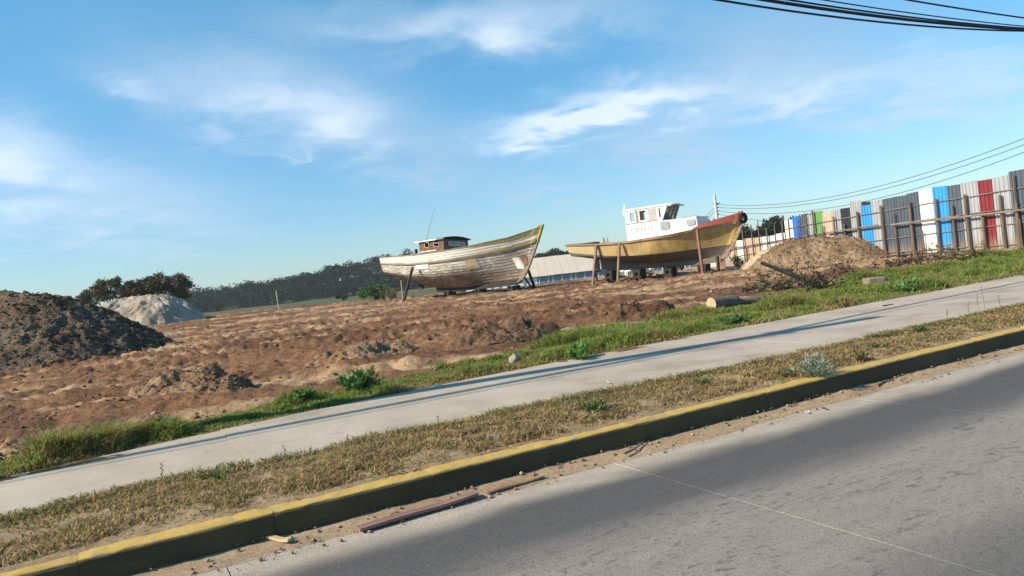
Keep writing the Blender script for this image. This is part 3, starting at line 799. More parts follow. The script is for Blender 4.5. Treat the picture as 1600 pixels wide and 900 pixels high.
    def find(s, x, z, side=-1):
        """(t, q) of the shell point with given length position and height (local z above zg)"""
        best = None
        for i in range(81):
            for j in range(41):
                p_ = s.pt(i / 80, j / 40, side); e = (p_[0] - x) ** 2 + (p_[2] - z) ** 2
                if best is None or e < best[0]: best = (e, i / 80, j / 40)
        return best[1], best[2]
def text_part(name, body, size, mtl, parent, loc, rot, depth=.004):
    cu = bpy.data.curves.new(name, 'FONT'); cu.body = body; cu.size = size; cu.extrude = depth; cu.align_x = 'CENTER'; cu.align_y = 'CENTER'
    cu.resolution_u = 2
    tmp = bpy.data.objects.new('tmp', cu); C.objects.link(tmp)
    dg = bpy.context.evaluated_depsgraph_get(); dg.update()
    me = bpy.data.meshes.new_from_object(tmp.evaluated_get(dg)); bpy.data.objects.remove(tmp)
    me.materials.clear()
    o = link_mesh(name, me, mtl, parent, loc); o.rotation_euler = rot; o['kind'] = 'stuff'
    return o

# ---- the weathered white boat
B1 = gy(812, 443, 55); PHI1 = R(35); ZG1 = .38
boat1 = empty('fishing_boat', (B1[0], B1[1], ZG1), -PHI1); boat1.rotation_euler = (R(-4), 0, -PHI1)
tag(boat1, 'weathered white wooden fishing boat with brown cabin and yellow bow trim', 'boat')
def b1(off, x, y): a, z = local_plane((B1[0], B1[1], 0), PHI1, off, x, y); return a, z - ZG1
h1 = Hull(-12.3, 2.2, -12.1, ([0, .3, .5, .65, .85, 1], [3.70, 3.47, 3.48, 3.58, 3.90, 4.45]),
          ([0, .12, .25, .40, .55, 1], [2.25, 1.70, 1.15, .80, .72, .72]), 2.25, .72, .55, ZG1, sf=.4, bowexp=1.9)
m_h1, t, b = base_mat('flaking_white_planks')
uvn = t.new('ShaderNodeUVMap'); sp = t.new('ShaderNodeSeparateXYZ'); t.link(uvn.outputs[0], sp.inputs[0])
tcn = t.new('ShaderNodeTexCoord'); ob = tcn.outputs['Object']
long_ = t.mapping(ob, scale=(.35, 1, 3.2))
pe = t.noise(long_, 5.5, 8, .7, .3); pe2 = t.noise(ob, .55, 4, .55); fi = t.noise(t.mapping(ob, scale=(.25, 1, 6)), 9, 5, .6)
seam = t.math('FRACT', t.math('MULTIPLY', sp.outputs[1], 15.0))
seam = t.math('LESS_THAN', seam, .10)
wood = t.ramp(fi, [(.25, (.15, .13, .11)), (.6, (.28, .245, .205)), (.8, (.40, .36, .31))])
white = t.ramp(fi, [(.3, (.56, .53, .47)), (.7, (.74, .71, .64))])
qn = t.math('ADD', sp.outputs[1], t.math('MULTIPLY', t.math('SUBTRACT', pe2, .5), .1))
keep = t.math('ADD', t.math('ADD', t.mapr(qn, .50, .95, -.05, .16), pe), t.math('MULTIPLY', t.math('SUBTRACT', pe2, .5), .35))
bow_loss = t.mapr(sp.outputs[0], .72, .98, 0, .10)
keep = t.math('SUBTRACT', keep, bow_loss)
pmask = t.mapr(keep, .34, .60)
cc = t.mix(pmask, wood, white)
anti = t.ramp(fi, [(.3, (.135, .095, .075)), (.7, (.25, .19, .155))])
lowline = t.math('ADD', qn, t.mapr(sp.outputs[0], .2, 1.0, 0.0, .06))
cc = t.mix(t.math('MULTIPLY', t.mapr(lowline, .40, .32), t.mapr(pe, .62, .5, .3, 1.0)), cc, anti)
cc = t.mix(t.math('MULTIPLY', seam, .7), cc, (.06, .048, .038))
t.link(cc, b.inputs['Base Color']); b.inputs['Roughness'].default_value = .85; b.inputs['Specular IOR Level'].default_value = .2
add_bump(t, b, t.math('ADD', fi, t.math('MULTIPLY', pmask, .6)), .5, .02)
hull_o = link_mesh('hull', h1.mesh('hull'), m_h1, boat1)
m_wood = mat('grey_weathered_timber', [(.3, (.16, .125, .095)), (.7, (.34, .29, .235))], 4, .9, .5, 14, (.4, 1, 3))
m_brownwood = mat('brown_cabin_boards', [(.3, (.10, .048, .034)), (.7, (.22, .12, .085))], 5, .8, .5, 18, (3, 3, .4))
m_yell = mat('faded_yellow_paint', [(.32, (.16, .14, .075)), (.5, (.31, .27, .08)), (.7, (.42, .36, .10))], 7, .8, .4, 16)
m_dark = mat('dark_timber', [(.3, (.022, .018, .016)), (.7, (.06, .05, .042))], 5, .9, .4)
m_whitep = mat('chalky_white_paint', [(.3, (.66, .64, .58)), (.7, (.80, .78, .73))], 3, .7, .2)
m_white = mat('white_paint', [(.25, (.68, .675, .65)), (.55, (.80, .80, .785))], 1.6, .55, .12, 12)
m_glass, t, b = base_mat('dusty_glass')
b.inputs['Base Color'].default_value = (.055, .075, .085, 1); b.inputs['Roughness'].default_value = .12; b.inputs['Specular IOR Level'].default_value = .6
m_hollow = mat('dark_interior', (.012, .011, .011), 3, .95)
for sd_ in (-1, 1):
    h1.band(0, 1, .70, .735, sd_, .12, 60, .0, lambda t_: (np.interp(t_, [0, .35, 1], [.64, .70, .72]), np.interp(t_, [0, .35, 1], [.70, .755, .775]))).build('rub_rail', m_wood, boat1)
    h1.band(.62, .995, 0, 0, sd_, .05, 30, .075, lambda t_: (np.interp(t_, [.6, 1], [.742, .735]), np.interp(t_, [.6, .8, 1], [.748, .775, .80]))).build('painted_strake', m_yell, boat1)
    h1.band(.66, .995, 0, 0, sd_, .035, 30, .012, lambda t_: (np.interp(t_, [.66, .8, 1], [.965, .93, .90]), 1.0)).build('bow_trim', m_yell, boat1)
    h1.band(0, .995, .985, 1.012, sd_, .06, 60, .0).build('gunwale', m_wood, boat1)
# deck, stem and keel
mb = MB(); nd = 40
for i in range(nd + 1):
    t_ = .01 + .975 * i / nd
    a, c = h1.pt(t_, .80, -1, -.04), h1.pt(t_, .80, 1, -.04); mb.v += [tuple(a), tuple(c)]
for i in range(nd): mb.f.append((2 * i, 2 * i + 2, 2 * i + 3, 2 * i + 1))
mb.build('deck', m_wood, boat1)
def stem_bar(hull, q0, q1, wdt, fwd, aft):
    mb = MB(); n = 16
    for i in range(n + 1):
        q_ = q0 + (q1 - q0) * i / n; p_ = hull.pt(1.0, q_, -1); x_, z_ = p_[0], p_[2]
        mb.v += [(x_ - aft, -wdt, z_), (x_ + fwd, -wdt * .8, z_), (x_ + fwd, wdt * .8, z_), (x_ - aft, wdt, z_)]
    for i in range(n):
        for j in range(4):
            a = i * 4 + j; c = i * 4 + (j + 1) % 4; mb.f.append((a, c, c + 4, a + 4))
    mb.f.append((3, 2, 1, 0)); mb.f.append((n * 4, n * 4 + 1, n * 4 + 2, n * 4 + 3))
    return mb
stem_bar(h1, .0, .70, .12, .12, .2).build('stem', m_wood, boat1)
o = stem_bar(h1, .702, 1.045, .15, .13, .26).build('stem_head', m_yell, boat1); o['label'] = 'yellow painted head of the stem post'
kz = .50 - ZG1
MB().prism([(-7.9, .74 - ZG1 + .1), (-7.7, kz), (-3, kz - .02), (-.3, kz + .05), (.25, kz + .25), (.15, kz + .45), (-.2, kz + .42), (-7.7, kz + .45)], (-.11, .11)).build('keel', m_dark, boat1)
# boards nailed over the shell
def board(off, corners, mtl, name='patch', label=None):
    tq = [h1.find(*b1(off, *c)) for c in corners]
    o = h1.patch(tq, -1, .025, .03).build(name, mtl, boat1)
    if label: o['label'] = label
board(2.1, [(647, 417), (668, 415.5), (668, 422.5), (648.5, 424)], m_whitep, label='small white board on the stern quarter')
m_tanb = mat('tan_plywood', [(.3, (.36, .28, .17)), (.7, (.48, .39, .25))], 3, .85, .2)
board(2.2, [(717, 410), (733, 407), (737, 422), (720, 425)], m_tanb, label='faded tan board amidships')
board(1.3, [(787, 405.5), (797, 402.5), (804, 420), (794, 423)], m_whitep, label='tilted white board near the bow')
m_rust = mat('rust_brown_board', [(.3, (.16, .085, .045)), (.7, (.27, .155, .085))], 4, .85, .3)
board(1.0, [(798.5, 402.5), (811, 399), (814, 414), (806, 420)], m_rust, label='rust-brown board near the bow')
# cabin
cw_ = 1.5
xa, _ = b1(cw_, 651.8, 390); xf, _ = b1(cw_, 690, 385)
zt = .5 * (b1(cw_, 651.8, 380)[1] + b1(cw_, 690, 372)[1]) - .10; zb_ = 2.55
def wall_with_holes(x0, x1, z0, z1, holes, y0, y1):
    mb = MB(); xs_ = sorted({x0, x1} | {h[0] for h in holes} | {h[1] for h in holes}); zs_ = sorted({z0, z1} | {h[2] for h in holes} | {h[3] for h in holes})
    for a, c in zip(xs_[:-1], xs_[1:]):
        for d, e in zip(zs_[:-1], zs_[1:]):
            mx, mz = (a + c) / 2, (d + e) / 2
            if any(h[0] < mx < h[1] and h[2] < mz < h[3] for h in holes): continue
            mb.box((a, y0, d), (c, y1, e))
    return mb
win = []
for (xa_, xb_, yt, yb) in ((660.6, 665.2, 378.6, 386.2), (674.8, 681.2, 376, 384.6)):
    l, zt_ = b1(cw_, xa_, yt); r_, _ = b1(cw_, xb_, yt); _, zb2 = b1(cw_, xa_, yb); win.append((l - .03, r_ + .03, zb2 - .14, zt_ - .08))
# wall boards are planks of their own
nb_ = 9
for side in (-1, 1):
    y0, y1 = (-cw_, -cw_ + .06) if side < 0 else (cw_ - .06, cw_)
    edges = [xa + (xf - xa) * i / nb_ for i in range(nb_ + 1)]
    for e0, e1 in zip(edges[:-1], edges[1:]):
        hs = [(max(e0, w_[0]), min(e1, w_[1]), w_[2], w_[3]) for w_ in win if w_[0] < e1 and w_[1] > e0]
        d_ = random.uniform(-.012, .012)
        wall_with_holes(e0 + .006, e1 - .006, zb_, zt, hs, y0 + d_, y1 + d_).build('wall_board', m_brownwood, boat1)
    for (l, r_, z0, z1) in win:
        f = MB(); g = .05; yy0, yy1 = (y0 - .035, y0 + .02) if side < 0 else (y1 - .02, y1 + .035)
        f.box((l - g, yy0, z0 - g), (r_ + g, yy1, z0)); f.box((l - g, yy0, z1), (r_ + g, yy1, z1 + g)); f.box((l - g, yy0, z0), (l, yy1, z1)); f.box((r_, yy0, z0), (r_ + g, yy1, z1))
        f.build('window_frame', m_tanb, boat1)
m_sidebrown = m_brownwood
ny_ = 10
fw_ = [(-.95, -.35), (.35, .95)]
for i in range(ny_):
    a = -cw_ + .07 + (2 * cw_ - .14) * i / ny_; c = -cw_ + .07 + (2 * cw_ - .14) * (i + 1) / ny_
    MB().box((xf - .06 + random.uniform(-.01, .01), a + .005, zb_), (xf, c - .005, zt)).build('wall_board', m_brownwood, boat1)
    MB().box((xa, a + .005, zb_), (xa + .06, c - .005, zt)).build('wall_board', m_brownwood, boat1)
# cambered roof
mb = MB(); ns = 12
for x_ in (xa - .28, xf + .16):
    for i in range(ns + 1):
        y_ = (cw_ + .16) * (2 * i / ns - 1); cam_ = .16 * (1 - (y_ / (cw_ + .16)) ** 2)
        mb.v += [(x_, y_, zt + cam_ + .004), (x_, y_, zt + cam_ + .085)]
m_ = 2 * (ns + 1)
for i in range(ns):
    a = 2 * i; mb.f += [(a, a + 2, m_ + a + 2, m_ + a), (a + 1, m_ + a + 1, m_ + a + 3, a + 3), (a, a + 1, a + 3, a + 2), (m_ + a, m_ + a + 2, m_ + a + 3, m_ + a + 1)]
mb.f += [(0, m_, m_ + 1, 1), (2 * ns, 2 * ns + 1, m_ + 2 * ns + 1, m_ + 2 * ns)]
roof1 = mb.build('roof', m_dark, boat1)
MB().box((xa - .29, -cw_ - .185, zt - .02), (xf - .55, -cw_ - .162, zt + .075)).build('fascia', m_whitep, roof1)
MB().box((xf - .545, -cw_ - .183, zt - .02), (xf + .16, -cw_ - .162, zt + .075)).build('fascia', m_wood, roof1)
MB().box((xa + .1, -cw_ - .07, zb_ + .72), (xf - .7, -cw_ - .015, zb_ + .79)).build('batten', m_whitep, boat1)
m_ink = mat('faded_dark_lettering', (.035, .045, .045), 6, .8)
m_pale = mat('pale_lettering', (.42, .46, .5), 6, .8)
nbd = MB().box((xf + .015, -.95, zt - .50), (xf + .045, 1.05, zt - .16)).build('name_board', mat('grey_name_board', [(.3, (.36, .40, .40)), (.7, (.52, .56, .57))], 5, .7), boat1)
text_part('lettering', 'DORA  ISLA', .34, m_ink, nbd, (xf + .052, .05, zt - .335), (math.pi / 2, 0, math.pi / 2), .003)
text_part('lettering', '1807', .26, m_pale, boat1, (xf + .006, -.1, zt - .68), (math.pi / 2, 0, math.pi / 2), .003)
ax_, az_ = b1(.3, 661, 372); tx_, tz_ = b1(.3, 673.5, 324)
MB().tube([(ax_, -.3, zt + .1), ((ax_ + tx_) / 2 - .05, -.3, (zt + .1 + tz_) / 2), (tx_, -.3, tz_)], [.016, .012, .008], 5).build('antenna', m_dark, boat1)
MB().box((xa - .6, -1.4, 3.28), (xa - .45, -1.2, 3.62)).build('bollard', m_dark, boat1)
# rudder and propeller aperture
MB().prism([(-9.9, .55), (-9.3, .5), (-9.0, 1.35), (-9.6, 1.6)], (-.05, .05)).build('rudder', m_dark, boat1)

def prop_between(name, label, top, bot, rad, mtl, group, square=True):
    """timber shore from the ground up to the hull; its foot stands on the ground"""
    top, bot = np.array(top, float), np.array(bot, float)
    d = top - bot; mb = MB()
    mb.tube([(0, 0, -.06), d * .5, d], [rad, rad * 1.02, rad * .95], 4 if square else 8)
    o = mb.build(name, mtl, None, tuple(bot)); return tag(o, label, 'prop', group)
def boat_world(root, phi, x, y, z):
    b_ = (math.cos(phi), -math.sin(phi)); l_ = (math.sin(phi), math.cos(phi))
    return root.location[0] + b_[0] * x + l_[0] * y, root.location[1] + b_[1] * x + l_[1] * y, root.location[2] + z
def b1_prop(label, ptop, pbot, off_t, off_b, mtl, rad):
    xt, zt_ = b1(off_t, *ptop); xb2, _ = b1(off_b, *pbot)
    T_ = boat_world(boat1, PHI1, xt, -off_t, zt_); Bq = boat_world(boat1, PHI1, xb2, -off_b, 0)
    return prop_between('timber_prop', label, T_, (Bq[0], Bq[1], lz(Bq[0], Bq[1])), rad, mtl, 'timber props under the white boat')
b1_prop('dark leaning timber prop against the stern of the white boat', (645, 417), (629, 464), 2.3, 3.0, m_dark, .11)
b1_prop('thin pale timber prop under the stern of the white boat', (627, 438), (629.5, 463), 1.3, 1.6, m_wood, .07)
b1_prop('dark timber prop under the bow of the white boat, right one', (825, 421), (835, 447), -.35, -1.7, m_dark, .11)
b1_prop('dark timber prop under the bow of the white boat, left one', (819, 433), (832, 447), -.2, -1.3, m_dark, .09)
def blocks(root, phi, x, hgt, wx, wy, mtl, label, group):
    """stack of short timbers the keel rests on"""
    p_ = boat_world(root, phi, x, 0, 0); zg = lz(p_[0], p_[1]); top = root.location[2] + hgt
    st_ = empty('keel_block', (p_[0], p_[1], zg - .05), -phi); tag(st_, label, 'block', group)
    n = max(1, round((top - zg) / .16)); hh_ = (top - zg + .05) / n
    for k in range(n):
        if k % 2 == 0:
            for e in (-1, 1): MB().box((e * wx * .5 - wx * .22, -wy, k * hh_), (e * wx * .5 + wx * .22, wy, (k + 1) * hh_ - .003)).build('timber', mtl, st_)
        else:
            for e in (-1, 1): MB().box((-wx * .8, e * wy * .6 - wy * .3, k * hh_), (wx * .8, e * wy * .6 + wy * .3, (k + 1) * hh_ - .003)).build('timber', mtl, st_)
g1 = 'blocks under the white boat'
blocks(boat1, PHI1, -.55, kz - .005, .32, .55, m_dark, 'dark timber block under the stem of the white boat', g1)
blocks(boat1, PHI1, -3.6, kz - .025, .3, .5, m_dark, 'timber block under the middle of the white boat', g1)
blocks(boat1, PHI1, -6.6, kz - .005, .3, .5, m_dark, 'timber block under the after end of the white boat keel', g1)

# ---- the yellow boat with white wheelhouse
B2 = gy(1131, 409, 44); PHI2 = R(33); ZG2 = .36
boat2 = empty('fishing_boat', (B2[0], B2[1], ZG2), -PHI2)
tag(boat2, 'ochre yellow fishing boat with white wheelhouse marked CB 6632', 'boat')
def b2(off, x, y): a, z = local_plane((B2[0], B2[1], 0), PHI2, off, x, y); return a, z - ZG2
h2 = Hull(-9.45, 1.3, -9.2, ([0, .25, .42, .65, .85, 1], [2.86, 2.63, 2.58, 2.66, 2.86, 3.02]),
          ([0, .1, .3, .5, .8, 1], [2.0, 1.78, 1.35, 1.12, .98, .92]), 1.78, .8, .42, ZG2, .5, 2.0, .4)
m_h2, t, b = base_mat('stained_ochre_hull')
uvn = t.new('ShaderNodeUVMap'); sp = t.new('ShaderNodeSeparateXYZ'); t.link(uvn.outputs[0], sp.inputs[0])
tcn = t.new('ShaderNodeTexCoord'); ob = tcn.outputs['Object']
dr = t.noise(t.mapping(ob, scale=(1.6, 1, .35)), 2.2, 6, .65, .3); pn = t.noise(ob, .8, 5, .6); sp2 = t.noise(t.mapping(ob, scale=(.4, 1, 2)), 5, 6, .65)
och = t.ramp(pn, [(.3, (.36, .265, .125)), (.5, (.44, .30, .095)), (.72, (.50, .40, .22))])
och = t.mix(t.mapr(dr, .50, .70, 0, .7), och, (.17, .11, .05))
och = t.mix(t.mapr(sp2, .54, .72, 0, .6), och, (.50, .44, .29))
sternp = t.mapr(sp.outputs[0], .32, .05, 0, .45)
och = t.mix(sternp, och, (.50, .45, .32))
bot_ = t.ramp(sp2, [(.3, (.075, .066, .052)), (.7, (.15, .13, .10))])
cc = t.mix(t.mapr(t.math('ADD', sp.outputs[1], t.math('MULTIPLY', t.math('SUBTRACT', pn, .5), .04)), .40, .365), och, bot_)
t.link(cc, b.inputs['Base Color']); b.inputs['Roughness'].default_value = .65; b.inputs['Specular IOR Level'].default_value = .3
add_bump(t, b, sp2, .3, .02)
link_mesh('hull', h2.mesh('hull', 60, 11, .008), m_h2, boat2)
m_gun = mat('tan_brown_gunwale', [(.3, (.20, .13, .09)), (.7, (.40, .30, .22))], 4, .8, .4, 14, (.4, 1, 2))
for sd_ in (-1, 1):
    h2.band(0, .995, .93, 1.02, sd_, .09, 60).build('gunwale', m_gun, boat2)
mb = MB()
for i in range(nd + 1):
    t_ = .005 + .98 * i / nd
    a, c = h2.pt(t_, .90, -1, -.03), h2.pt(t_, .90, 1, -.03); mb.v += [tuple(a), tuple(c)]
for i in range(nd): mb.f.append((2 * i, 2 * i + 2, 2 * i + 3, 2 * i + 1))
mb.build('deck', m_gun, boat2)
mb = MB(); a, c = h2.pt(0, .93, -1, .09), h2.pt(0, .93, 1, .09); a2 = h2.pt(0, 1.02, -1, .09)
mb.box((a[0] - .09, a[1], a[2]), (a[0] + .02, c[1], a2[2])); mb.build('stern_rail', m_gun, boat2)
stem_bar(h2, .0, 1.0, .10, .12, .2).build('stem', m_gun, boat2)
m_keel2 = mat('grey_primer_keel', [(.3, (.11, .095, .075)), (.7, (.19, .17, .135))], 3, .9, .3)
MB().prism([(-7.85, 1.42), (-7.8, .60), (-5, .46), (-1.5, .38), (-.2, .40), (.2, .66), (-.3, .78), (-5.5, .92), (-7.4, 1.35)], (-.09, .09)).build('keel', m_keel2, boat2)
# wheelhouse
cw2 = 1.08
def cb(x, y): return b2(cw2, x, y)
ax0 = cb(980, 370)[0]; deck_z = 2.0
z_roof = .5 * (cb(979, 329)[1] + cb(1040, 322)[1]); z_mid = .5 * (cb(980, 350.5)[1] + cb(1036, 343)[1])
fx_top = cb(1041, 324)[0]; fx_bot = cb(1034, 343)[0]
tr_top = cb(1087.5, 339.5)[0]; tr_bot = cb(1092, 354)[0]; z_tr = .5 * (cb(1087.5, 339.5)[1] + cb(1064, 342)[1])
def rect(xl, xr, yt, yb):
    l, z1 = cb(xl, yt); r_, _ = cb(xr, yt); _, z0 = cb(xl, yb); return (l, r_, z0, z1)
openings = [rect(983.6, 992.6, 331.5, 347), rect(998.4, 1008, 330.2, 345.4)]
z0o = .5 * (openings[0][2] + openings[1][2]); z1o = .5 * (openings[0][3] + openings[1][3])
openings = [(o_[0], o_[1], z0o, z1o) for o_ in openings]
quarter = rect(1028.6, 1033.6, 327.4, 340.5); quarter = (quarter[0], min(quarter[1], fx_bot - .03), z0o + .05, z1o)
for side in (-1, 1):
    y0, y1 = (-cw2, -cw2 + .06) if side < 0 else (cw2 - .06, cw2)
    low = MB().prism([(ax0, deck_z), (fx_bot, deck_z), (tr_bot - .02, 2.36), (tr_top, z_tr), (fx_bot + .01, z_tr), (fx_bot, z_mid), (ax0, z_mid)], (y0, y1)).build('lower_wall', m_white, boat2)
    wall_with_holes(ax0, fx_bot, z_mid + .002, z_roof, openings + [quarter], y0 + .004, y1 - .004).build('upper_wall', m_white, boat2)
    MB().prism([(fx_bot + .001, z_mid), (fx_bot + .05, z_mid), (fx_top + .05, z_roof), (fx_bot + .001, z_roof)], (y0 + .006, y1 - .006)).build('corner_post', m_white, boat2)
    yo = y0 - .012 if side < 0 else y1 + .012; ya, yb2 = (yo, y0 + .001) if side < 0 else (y1 - .001, yo)
    MB().box((openings[0][1] + .02, ya - .01, z0o - .1), (openings[1][0] - .12, yb2, z1o + .05)).build('mullion', m_gun, boat2)
    MB().box((ax0 + .03, ya, z_mid - .02), (fx_bot - .25, yb2, z_mid + .015)).build('moulding', m_dark, boat2)
    l, r_, z0, z1 = rect(1012, 1024.5, 328, 345); MB().box((l, ya, z0o - .06), (r_, yb2, z1o + .04)).build('boarded_window', mat('grey_board', [(.3, (.36, .34, .31)), (.7, (.5, .48, .45))], 8, .9), boat2)
    MB().box((quarter[0] + .005, (y0 + y1) / 2 - .008, quarter[2]), (quarter[1] - .005, (y0 + y1) / 2 + .008, quarter[3])).build('pane', m_glass, boat2)
    for (xl, xr, yt, yb) in ((1031.5, 1046.5, 347.2, 360), (1072.5, 1087, 343.6, 353.6)):
        l, r_, z0, z1 = rect(xl, xr, yt, yb); c_ = .09
        pts = [(l + c_, z0), (r_ - c_, z0), (r_, z0 + c_), (r_, z1 - c_), (r_ - c_, z1), (l + c_, z1), (l, z1 - c_), (l, z0 + c_)]
        f = MB().prism(pts, (ya - .012, yb2)).build('porthole', mat('grey_window_seal', (.20, .215, .22), 6, .6), boat2)
        cxm, czm = (l + r_) / 2, (z0 + z1) / 2
        pin = [(cxm + (a - cxm) * .86, czm + (c - czm) * .86) for a, c in pts]
        yg = (ya - .018, ya - .010) if side < 0 else (yb2 - .002, yb2 + .008)
        m_cloud = mat('clouded_pane', [(.3, (.26, .29, .29)), (.7, (.38, .41, .42))], 5, .35)
        MB().prism(pin, yg).build('pane', m_cloud, f)
MB().box((ax0, -cw2 + .07, deck_z), (ax0 + .06, -.35, z_roof)).build('aft_wall', m_white, boat2)
MB().box((ax0, .35, deck_z), (ax0 + .06, cw2 - .07, z_roof)).build('aft_wall', m_white, boat2)
# trunk front and top
MB().hexa([(tr_bot - .05, -cw2 + .065, 2.36), (tr_bot, -cw2 + .065, 2.36), (tr_bot, cw2 - .065, 2.36), (tr_bot - .05, cw2 - .065, 2.36),
           (tr_top - .05, -cw2 + .065, z_tr), (tr_top, -cw2 + .065, z_tr), (tr_top, cw2 - .065, z_tr), (tr_top - .05, cw2 - .065, z_tr)]).build('trunk_front', m_white, boat2)
MB().box((fx_bot - .1, -cw2 + .002, z_tr + .002), (tr_top + .03, cw2 - .002, z_tr + .045)).build('trunk_roof', m_white, boat2)
MB().box((tr_top - 1.1, -.4, z_tr + .047), (tr_top - .35, .4, z_tr + .12)).build('hatch', m_wood, boat2)
# windscreen
def lerp(a, c, f): return a + (c - a) * f
zb3, zt3 = z_mid + .02, z_roof - .06
MB().hexa([(fx_bot - .05, -cw2 + .07, z_tr), (fx_bot + .0, -cw2 + .07, z_tr), (fx_bot + .0, cw2 - .07, z_tr), (fx_bot - .05, cw2 - .07, z_tr),
           (fx_bot - .05, -cw2 + .07, zb3), (fx_bot + .0, -cw2 + .07, zb3), (fx_bot + .0, cw2 - .07, zb3), (fx_bot - .05, cw2 - .07, zb3)]).build('windscreen_sill', m_white, boat2)
m_frame = mat('worn_brown_frame', [(.3, (.16, .11, .085)), (.7, (.33, .26, .21))], 6, .8)
nw = 3; span = 2 * cw2 - .14
for k in range(nw):
    a = -cw2 + .07 + span * k / nw; c = -cw2 + .07 + span * (k + 1) / nw
    MB().hexa([(fx_bot - .03, a + .035, zb3), (fx_bot - .015, a + .035, zb3), (fx_bot - .015, c - .035, zb3), (fx_bot - .03, c - .035, zb3),
               (fx_top - .03, a + .035, zt3), (fx_top - .015, a + .035, zt3), (fx_top - .015, c - .035, zt3), (fx_top - .03, c - .035, zt3)]).build('windscreen_pane', m_glass, boat2)
for k in range(nw + 1):
    a = -cw2 + .07 + span * k / nw
    MB().hexa([(fx_bot - .04, a - .033, zb3), (fx_bot + .02, a - .033, zb3), (fx_bot + .02, a + .033, zb3), (fx_bot - .04, a + .033, zb3),
               (fx_top - .04, a - .033, zt3), (fx_top + .02, a - .033, zt3), (fx_top + .02, a + .033, zt3), (fx_top - .04, a + .033, zt3)]).build('windscreen_post', m_frame, boat2)
MB().box((fx_top - .06, -cw2 + .07, zt3), (fx_top + .03, cw2 - .07, z_roof)).build('windscreen_head', m_frame, boat2)
# roof with visor
mb = MB(); ns = 10
for x_, dz_ in ((ax0 - .12, -.0), (fx_top + .02, 0), (fx_top + .3, -.06)):
    for i in range(ns + 1):
        y_ = (cw2 + .05) * (2 * i / ns - 1); c_ = .10 * (1 - (y_ / (cw2 + .05)) ** 2)
        mb.v += [(x_, y_, z_roof + c_ + dz_ + .004), (x_, y_, z_roof + c_ + dz_ + .07)]
m_ = 2 * (ns + 1)
for r3 in range(2):
    for i in range(ns):
        a = r3 * m_ + 2 * i; mb.f += [(a, a + 2, m_ + a + 2, m_ + a), (a + 1, m_ + a + 1, m_ + a + 3, a + 3)]
    a = r3 * m_; mb.f += [(a, m_ + a, m_ + a + 1, a + 1), (a + 2 * ns, a + 2 * ns + 1, m_ + a + 2 * ns + 1, m_ + a + 2 * ns)]
for i in range(ns):
    a = 2 * i; mb.f += [(a, a + 1, a + 3, a + 2), (2 * m_ + a, 2 * m_ + a + 2, 2 * m_ + a + 3, 2 * m_ + a + 1)]
mb.build('roof', m_white, boat2)
MB().tube([(ax0 - .05, -.9, z_roof), (ax0 - .02, -.9, z_roof + .42)], [.07, .05], 8).build('lamp_post', m_white, boat2)
MB().tube([(ax0 - .07, -.98, z_roof - .25), (ax0 - .07, -.98, z_roof - .05)], [.09, .09], 8).build('lamp', m_white, boat2)
m_num = mat('faded_grey_numbers', (.26, .255, .26), 9, .8)
tx0, tz0 = cb(1003, 358.3)
text_part('lettering', 'CB 6632', .42, m_num, boat2, (tx0, -cw2 - .004, tz0), (math.pi / 2, 0, 0), .003)
# red bulwark at the bow, standing on the gunwale
m_red = mat('faded_red_paint', [(.3, (.30, .075, .045)), (.7, (.46, .13, .08))], 3, .75, .3)
for sd_ in (-1, 1):
    mb = MB(); n = 16
    for i in range(n + 1):
        t_ = .765 + .23 * i / n; hh_ = .02 + .40 * (i / n) ** .55
        p_ = h2.pt(t_, 1.02, sd_, -.02); p2 = h2.pt(t_, 1.02, sd_, .035)
        mb.v += [tuple(p_), tuple(p_ + [0, 0, hh_]), tuple(p2 + [0, 0, hh_]), tuple(p2)]
    for i in range(n):
        for j in range(4):
            a = i * 4 + j; c = i * 4 + (j + 1) % 4; mb.f.append((a, c, c + 4, a + 4))
    mb.f += [(0, 1, 2, 3), (n * 4 + 3, n * 4 + 2, n * 4 + 1, n * 4)]
    mb.build('bow_bulwark', m_red, boat2)
pe_ = h2.pt(1, 1.0, -1)
MB().box((pe_[0] - .14, -.14, pe_[2] + .03), (pe_[0] + .06, .14, pe_[2] + .52)).build('stem_head', m_red, boat2)
p8 = h2.pt(.865, 1.0, -1); MB().tube([(p8[0], p8[1] + .35, p8[2] - .2), (p8[0], p8[1] + .35, p8[2] + .42)], .06, 6).build('bitt', m_red, boat2)
MB().tube([(p8[0] - .55, .3, p8[2] - .2), (p8[0] - .55, .3, p8[2] + .45)], .05, 6).build('bitt', m_gun, boat2)
# stern fittings
for xpx, hh_ in ((940, .32), (947, .26), (943, .2)):
    x_, _ = b2(.8, xpx, 380); MB().tube([(x_, -.8 + hh_, 1.9), (x_, -.8 + hh_, 2.35 + hh_)], .035, 6).build('stanchion', m_wood, boat2)
x_, _ = b2(.6, 918, 380); MB().box((x_ - .5, -.9, 2.15), (x_ + .5, .1, 2.47)).build('engine_hatch', m_dark, boat2)
MB().prism([(-8.4, .75), (-7.95, .7), (-7.93, 1.45), (-8.3, 1.6)], (-.04, .04)).build('rudder', m_keel2, boat2)
